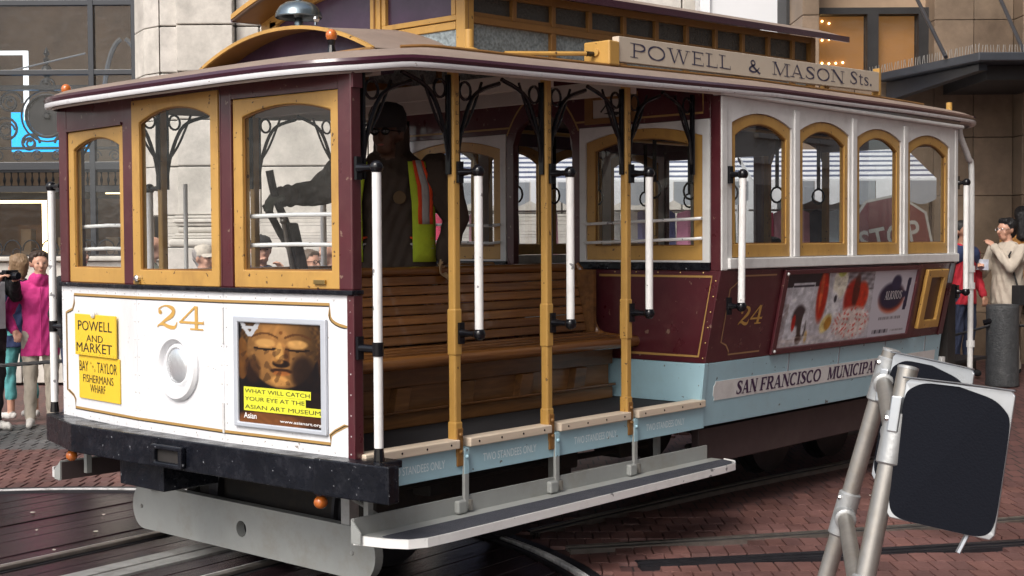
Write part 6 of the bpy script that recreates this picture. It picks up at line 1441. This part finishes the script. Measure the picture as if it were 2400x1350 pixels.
    for (p, q_, r0, r1, fl, m), bs in zip(prims, bases):
        a_ = np.array(p); d_ = np.array(q_)-a_; my = (p.y+q_.y)/2; pt = fc.copy(); pt[:, 1] = my+(pt[:, 1]-my)/fl
        L2 = max(1e-9, float(d_ @ d_)); t = np.clip(((pt-a_) @ d_)/L2, 0, 1); ds = np.linalg.norm(pt-a_-t[:, None]*d_, axis=1)-(r0+(r1-r0)*t)
        if bs: ds = np.maximum(ds, -((pt-a_) @ d_)/math.sqrt(L2)*3)
        if m not in mats_: mats_.append(m)
        k = ds < best; best[k] = ds[k]; idx[k] = mats_.index(m)
    nm_.materials.clear()
    for m in mats_: nm_.materials.append(MATS[m])
    nm_.polygons.foreach_set('material_index', idx.astype(np.int32)); nm_.polygons.foreach_set('use_smooth', np.ones(nf, bool))
    # cloth folds on the clothing, kept off skin and hair
    isc = np.array([m.startswith('cloth') for m in mats_])
    ish = np.array([m.startswith('hair') for m in mats_]); hcl = np.zeros(n)
    vcl = np.ones(n); ls = np.empty(nf, np.int32); nm_.polygons.foreach_get('loop_start', ls)
    for pl_ in nm_.polygons:
        if not isc[idx[pl_.index]]:
            for vi in pl_.vertices:
                vcl[vi] = 0
                if ish[idx[pl_.index]]: hcl[vi] = 1
    nr = np.empty(n*3, np.float32); nm_.vertices.foreach_get('normal', nr); nr = nr.reshape(-1, 3)
    sd0 = random.uniform(0, 50); z_ = co[:, 2]; x_ = co[:, 0]; y_ = co[:, 1]
    w0 = np.sin(z_*34+9*np.sin(x_*11+sd0)+7*np.sin(y_*13+sd0*1.7))*.5+np.sin(z_*15-21*x_+sd0+6*np.sin(y_*17))*.5
    co = co+nr*(w0*.0075*vcl)[:, None]+nr*(hcl*.0035*np.sin(x_*190+8*np.sin(z_*31))*np.cos(y_*170+z_*40))[:, None]
    wc = np.array([tuple(fr(*map(float, c))) for c in co], np.float32); nm_.vertices.foreach_set('co', wc.ravel()); nm_.update()
    o.name = 'body'; adopt(o, root)
    # face details and worn things
    hz = lambda p: fr(*(Vector(ln((rot(p)[0]+hc.x, rot(p)[1]+hc.y, p[2])))*s))
    class HF(Fr):
        def __init__(s_): pass
        def __call__(s_, x, y, z=0.): return hz((x, y, z))
    hf = HF()
    if hair_style != 'hidden':
        for sd_ in (-1, 1): MB(hf).ball((sd_*.032, .088, 1.645), (.011, .008, .007), 8).build('eye', 'eye_dark', root, smooth=True)
        MB(hf).ball((0, .094, 1.572), (.022, .008, .006), 8).build('mouth', 'lip', root, smooth=True)
    if glasses:
        g_ = MB(hf)
        for sd_ in (-1, 1): g_.tube([(sd_*.033+.026*math.cos(x), .102, 1.645+.019*math.sin(x)) for x in [2*math.pi*k/12 for k in range(12)]], .003, 5, closed=True); g_.tube([(sd_*.058, .10, 1.65), (sd_*.092, -.01, 1.65)], .003, 5)
        g_.tube([(-.008, .104, 1.65), (.008, .104, 1.65)], .003, 5); g_.build('glasses', 'black_iron' if glasses is True else glasses, root)
        if glasses == 'black_iron':
            for sd_ in (-1, 1): MB(hf).ball((sd_*.033, .101, 1.645), (.026, .006, .019), 10).build('dark_lens', 'black_iron', root, smooth=True)
    if cap:
        c_ = MB(hf); pr_ = [(.098, 0), (.101, .02), (.098, .055), (.08, .09), (.045, .108), (.001, .114)]
        c_.lathe(pr_, (0, -.012, 1.668), (0, 0, 1), n=24)
        cm_ = c_.build('cap', 'cloth_'+cap, root, smooth=True); vs_ = []; fs_ = []
        for k in range(13):
            a_ = R(-70+140*k/12); x, y = .097*math.sin(a_), -.012+.097*math.cos(a_)
            x2, y2 = .088*math.sin(a_)*1.02, -.012+.10*math.cos(a_)+.085*math.cos(a_*.9)
            vs_ += [(x, y, 1.690), (x2, y2, 1.668-.012*abs(math.sin(a_))), (x, y, 1.684), (x2, y2, 1.662-.012*abs(math.sin(a_)))]
        for k in range(12): fs_ += [(4*k, 4*k+1, 4*k+5, 4*k+4), (4*k+3, 4*k+2, 4*k+6, 4*k+7), (4*k+1, 4*k+3, 4*k+7, 4*k+5)]
        MB(hf).add(vs_, fs_).build('cap_brim', 'cloth_'+cap, cm_, smooth=True)
        MB(hf).ball((0, -.012, 1.783), .008, 6).build('cap_button', 'cloth_'+cap, cm_)
    return root, fr, s
def fac(phi): return RH*math.sin(R(phi))-FH*math.cos(R(phi))
def pp(u, d, dz=0.):
    a = (u-1200)*d/FPX; p = BG(a, d, 0); p.z = max(ground_h(a, d), 0); return p
Z = .0
# left group
r_, fr, s = person('woman in a bright pink jacket and pale trousers beside the white corner pole', pp(92, 12.3), fac(22), 1.60, 'pink', 'khaki', 'brown', 'light', 'sole', hair_style='short', collar=True, coat=.72, bulk=1.0, look=(-.1, .4), vox=.010, arms={'R': ((.315, -.05, 1.13), (.24, .13, .97)), 'L': ((-.315, -.05, 1.13), (-.24, .13, .97))})
MB(fr).tube([(.0, .142*s, 1.40*s), (.0, .16*s, 1.1*s), (.0, .155*s, .75*s)], .006, 6).build('zip', 'cloth_lime' if False else 'cloth_pink', r_)
r_, fr, s = person('person with short blond hair, navy jacket and teal cropped trousers', pp(44, 12.85), fac(-120), 1.57, 'navy', 'teal', 'blond', 'light', 'white_shoe', hair_style='bob', coat=.78, bulk=1.1, pantlen=.26, stride=.06, vox=.010)
r_, fr, s = person('person in a black jacket and striped top holding a camera at the left edge', pp(-34, 12.0), fac(60), 1.70, 'black', 'black', 'brown', 'light', 'sole', coat=.74, bulk=1.05, vox=.010, arms={'R': ((.26, .12, 1.22), (.12, .32, 1.41)), 'L': ((-.24, .12, 1.24), (-.06, .32, 1.41))})
MB(fr).box(-.10*s, .0, .118*s, .14*s, .95*s, 1.38*s).build('striped_top', 'cloth_stripe', r_)
cmr = MB(fr).box(-.04, .10, .33, .39, 1.36, 1.45).tube([(.03, .39, 1.40), (.03, .47, 1.40)], [.036, .034], 14).build('camera_body', 'black_iron', None, bev=.008)
cmr.name = 'camera_in_hand'; tag(cmr, 'black camera held up by the person at the left edge', 'camera')
# behind the car
person('dark-jacketed man with glasses seen in the left front window', pp(178, 11.6), fac(70), 1.69, 'black', 'denim', 'grey', 'tan', glasses=True, hair_style='short')
person('grey-haired bald man behind the window pillar in dark clothes', pp(352, 12.6), fac(120), 1.76, 'olive', 'denim', 'grey', 'light', hair_style='bald', bulk=1.1)
person('man in a beige baseball cap and blue-grey shirt seen in the centre front window', pp(474, 12.4), fac(62), 1.64, 'bluegrey', 'khaki', 'grey', 'light', cap='cap_beige', bulk=1.1, vox=.010, look=(0, .3))
person('man in a black cap with hands at his face, in the right front window', pp(612, 12.2), fac(25), 1.72, 'navy', 'denim', 'brown', 'light', cap='cap_black', bulk=1.15, vox=.010, arms={'R': ((.27, .14, 1.16), (.10, .22, 1.50)), 'L': ((-.30, .14, 1.16), (-.14, .22, 1.46))})
person('woman with grey-brown hair and glasses near the right front window edge', pp(726, 12.0), fac(50), 1.60, 'olive', 'denim', 'grey_brown', 'light', glasses=True, hair_style='bob')
person('white-bearded old man at the edge of the right front window', pp(775, 12.7), fac(-50), 1.70, 'black', 'denim', 'grey', 'light', hair_style='bald')
person('man in a grey cap seen through the cabin doorway', pp(1192, 12.4), fac(-75), 1.68, 'bluegrey', 'denim', 'grey', 'tan', cap='cap_grey', glasses=True)
person('dark-haired woman peering up behind the first cabin side window', pp(1810, 12.3), fac(5), 1.69, 'red', 'denim', 'black', 'light', hair_style='bob')
r_, fr, s = person('person in red with a navy scarf standing behind the white pipes at the rear', pp(2256, 13.2), fac(30), 1.52, 'red', 'denim', 'black', 'tan', shoes='black')
q = MB(fr); capsule(q, (-.12*s, .0, 1.37*s), (.12*s, .0, 1.37*s), .12*s, .12*s, .95); q.build('scarf', 'cloth_navy', r_, smooth=True)
r_, fr, s = person('woman with short black hair and glasses in a beige jacket reading a folded map', pp(2362, 13.3), fac(-68), 1.53, 'beige', 'khaki', 'black', 'light', 'black', hair_style='full', glasses='chrome', coat=.80, bulk=1.22, vox=.010, look=(.0, .2), arms={'R': ((.27, .12, 1.14), (.05, .33, 1.24)), 'L': ((-.22, .16, 1.2), (.02, .20, 1.47))})
bk = MB(fr).box(-.10*s, .12*s, .36*s, .37*s, 1.19*s, 1.31*s).build('folded_map', mat('map_paper', (.62, .68, .78), rough=.6, var=.3, vscale=14), None); tag(bk, 'folded pale blue map in the hands of the woman in beige', 'map')
hb = MB(fr).box(-.36*s, -.24*s, -.16*s, .16*s, .80*s, 1.02*s).tube([(-.27*s, .1*s, 1.0*s), (-.15*s, .12*s, 1.35*s), (-.12*s, .0, 1.48*s), (-.15*s, -.12*s, 1.35*s), (-.27*s, -.1*s, 1.0*s)], .010, 6).build('handbag', 'fabric_black', None, bev=.02); tag(hb, 'black shoulder bag on the woman in beige', 'bag')
person('person with long black hair and a tan coat facing the wall at the right edge', pp(2398, 14.0), fac(175), 1.62, 'tan_coat', 'black', 'black', 'light', 'black', hair_style='long', coat=.7)
# gripman
gb = Vector((1.265, 1.095, .722))
gf = Vector((-.80, -.60, 0))
GR = gf.normalized().cross(Vector((0, 0, 1)))
def gl_(w_): v = Vector(w_)-gb; s_ = 1.64/1.75; return (v.dot(GR)/s_, v.dot(gf.normalized())/s_, v.z/s_)
gm_ = person('driver in dark uniform and lime vest standing inside at the grip lever', gb, gf, 1.64, 'jacket_brown', 'black', 'black', 'dark', 'black', coat=.80, bulk=1.46, armr=1.35, hood=True, lean=(-.02, .17), glasses='black_iron', vox=.010, collar=False, look=(.25, .5),
    arms={'R': (gl_((1.03, 1.46, 1.95)), gl_((.72, 1.41, 1.92))), 'L': (gl_((1.43, .76, 1.80)), gl_((1.39, .83, 1.58)))}, extra={'glove_L': 'cloth_glove', 'glove_R': 'cloth_olive', 'curl': .05})
root, fr, s = gm_
def tl(p): k = max(0, p[2]-.95)/.8; return (p[0]-.02*k, p[1]+.17*k, p[2])
def shellp(pts, off):     # vest panel wrapped over the chest
    out = []
    for x, z in pts:
        bx_ = 1.46*.182+off; y = .64*math.sqrt(max(0, bx_**2-x*x)); out.append(Vector(tl((x, y, z)))*s)
    return out
def vest_strip(x0, x1, zt, zb, off, m, nm, par):
    q = MB(fr); n = 10; vs_ = []
    for k in range(n+1):
        z = zt+(zb-zt)*k/n; t = k/n; sh_ = .35*max(0, 1-t*3.2)*.0
        for x in (x0, (x0*2+x1)/3, (x0+x1*2)/3, x1):
            xs_ = x*(.80+.20*min(1, t*2.4)); bx_ = 1.46*.182+off+.01*math.sin(k*1.7)*.5; y = .66*math.sqrt(max(.0, bx_**2-xs_*xs_))*(.55+.45*min(1, t*3+.15))
            vs_.append(tuple(Vector(tl((xs_, y+.012, z)))*s))
    q.add(vs_, [(k*4+i, k*4+i+1, k*4+5+i, k*4+4+i) for k in range(n) for i in range(3)])
    o = q.build(nm, m, par, smooth=True); so_ = o.modifiers.new('thick', 'SOLIDIFY'); so_.thickness = .008; return o
for sd_ in (1, -1):
    v_ = vest_strip(sd_*.145, sd_*.262, 1.475, .90, .014, 'cloth_lime', 'vest', root)
    vest_strip(sd_*.178, sd_*.197, 1.478, 1.12, .022, 'cloth_orange', 'orange_band', v_); vest_strip(sd_*.198, sd_*.235, 1.479, 1.12, .022, 'cloth_silver', 'silver_band', v_); vest_strip(sd_*.236, sd_*.252, 1.478, 1.12, .022, 'cloth_orange', 'orange_band', v_)
    vest_strip(sd_*.146, sd_*.258, 1.05, 1.02, .022, 'cloth_orange', 'orange_band', v_); vest_strip(sd_*.146, sd_*.258, 1.018, .97, .022, 'cloth_silver', 'silver_band', v_)
bdg = MB(fr).lathe([(.036, 0), (.034, .004), (.001, .005)], tuple(Vector(tl((-.075, .172, 1.27)))*s), (0, 1, 0), n=20).build('badge', mat('badge_thread', (.10, .06, .025), rough=.8), root, smooth=True)
hf_ = Vector(tl((.0125, .035, 0)))
MB(fr).lathe([(.10, -.02), (.104, .01), (.103, .05), (.085, .09), (.05, .11), (.001, .118)], tuple(Vector(tl((.0125, .02, 1.70)))*s), (0, .12, 1), n=22).build('knit_cap', 'cloth_cap_black', root, smooth=True)
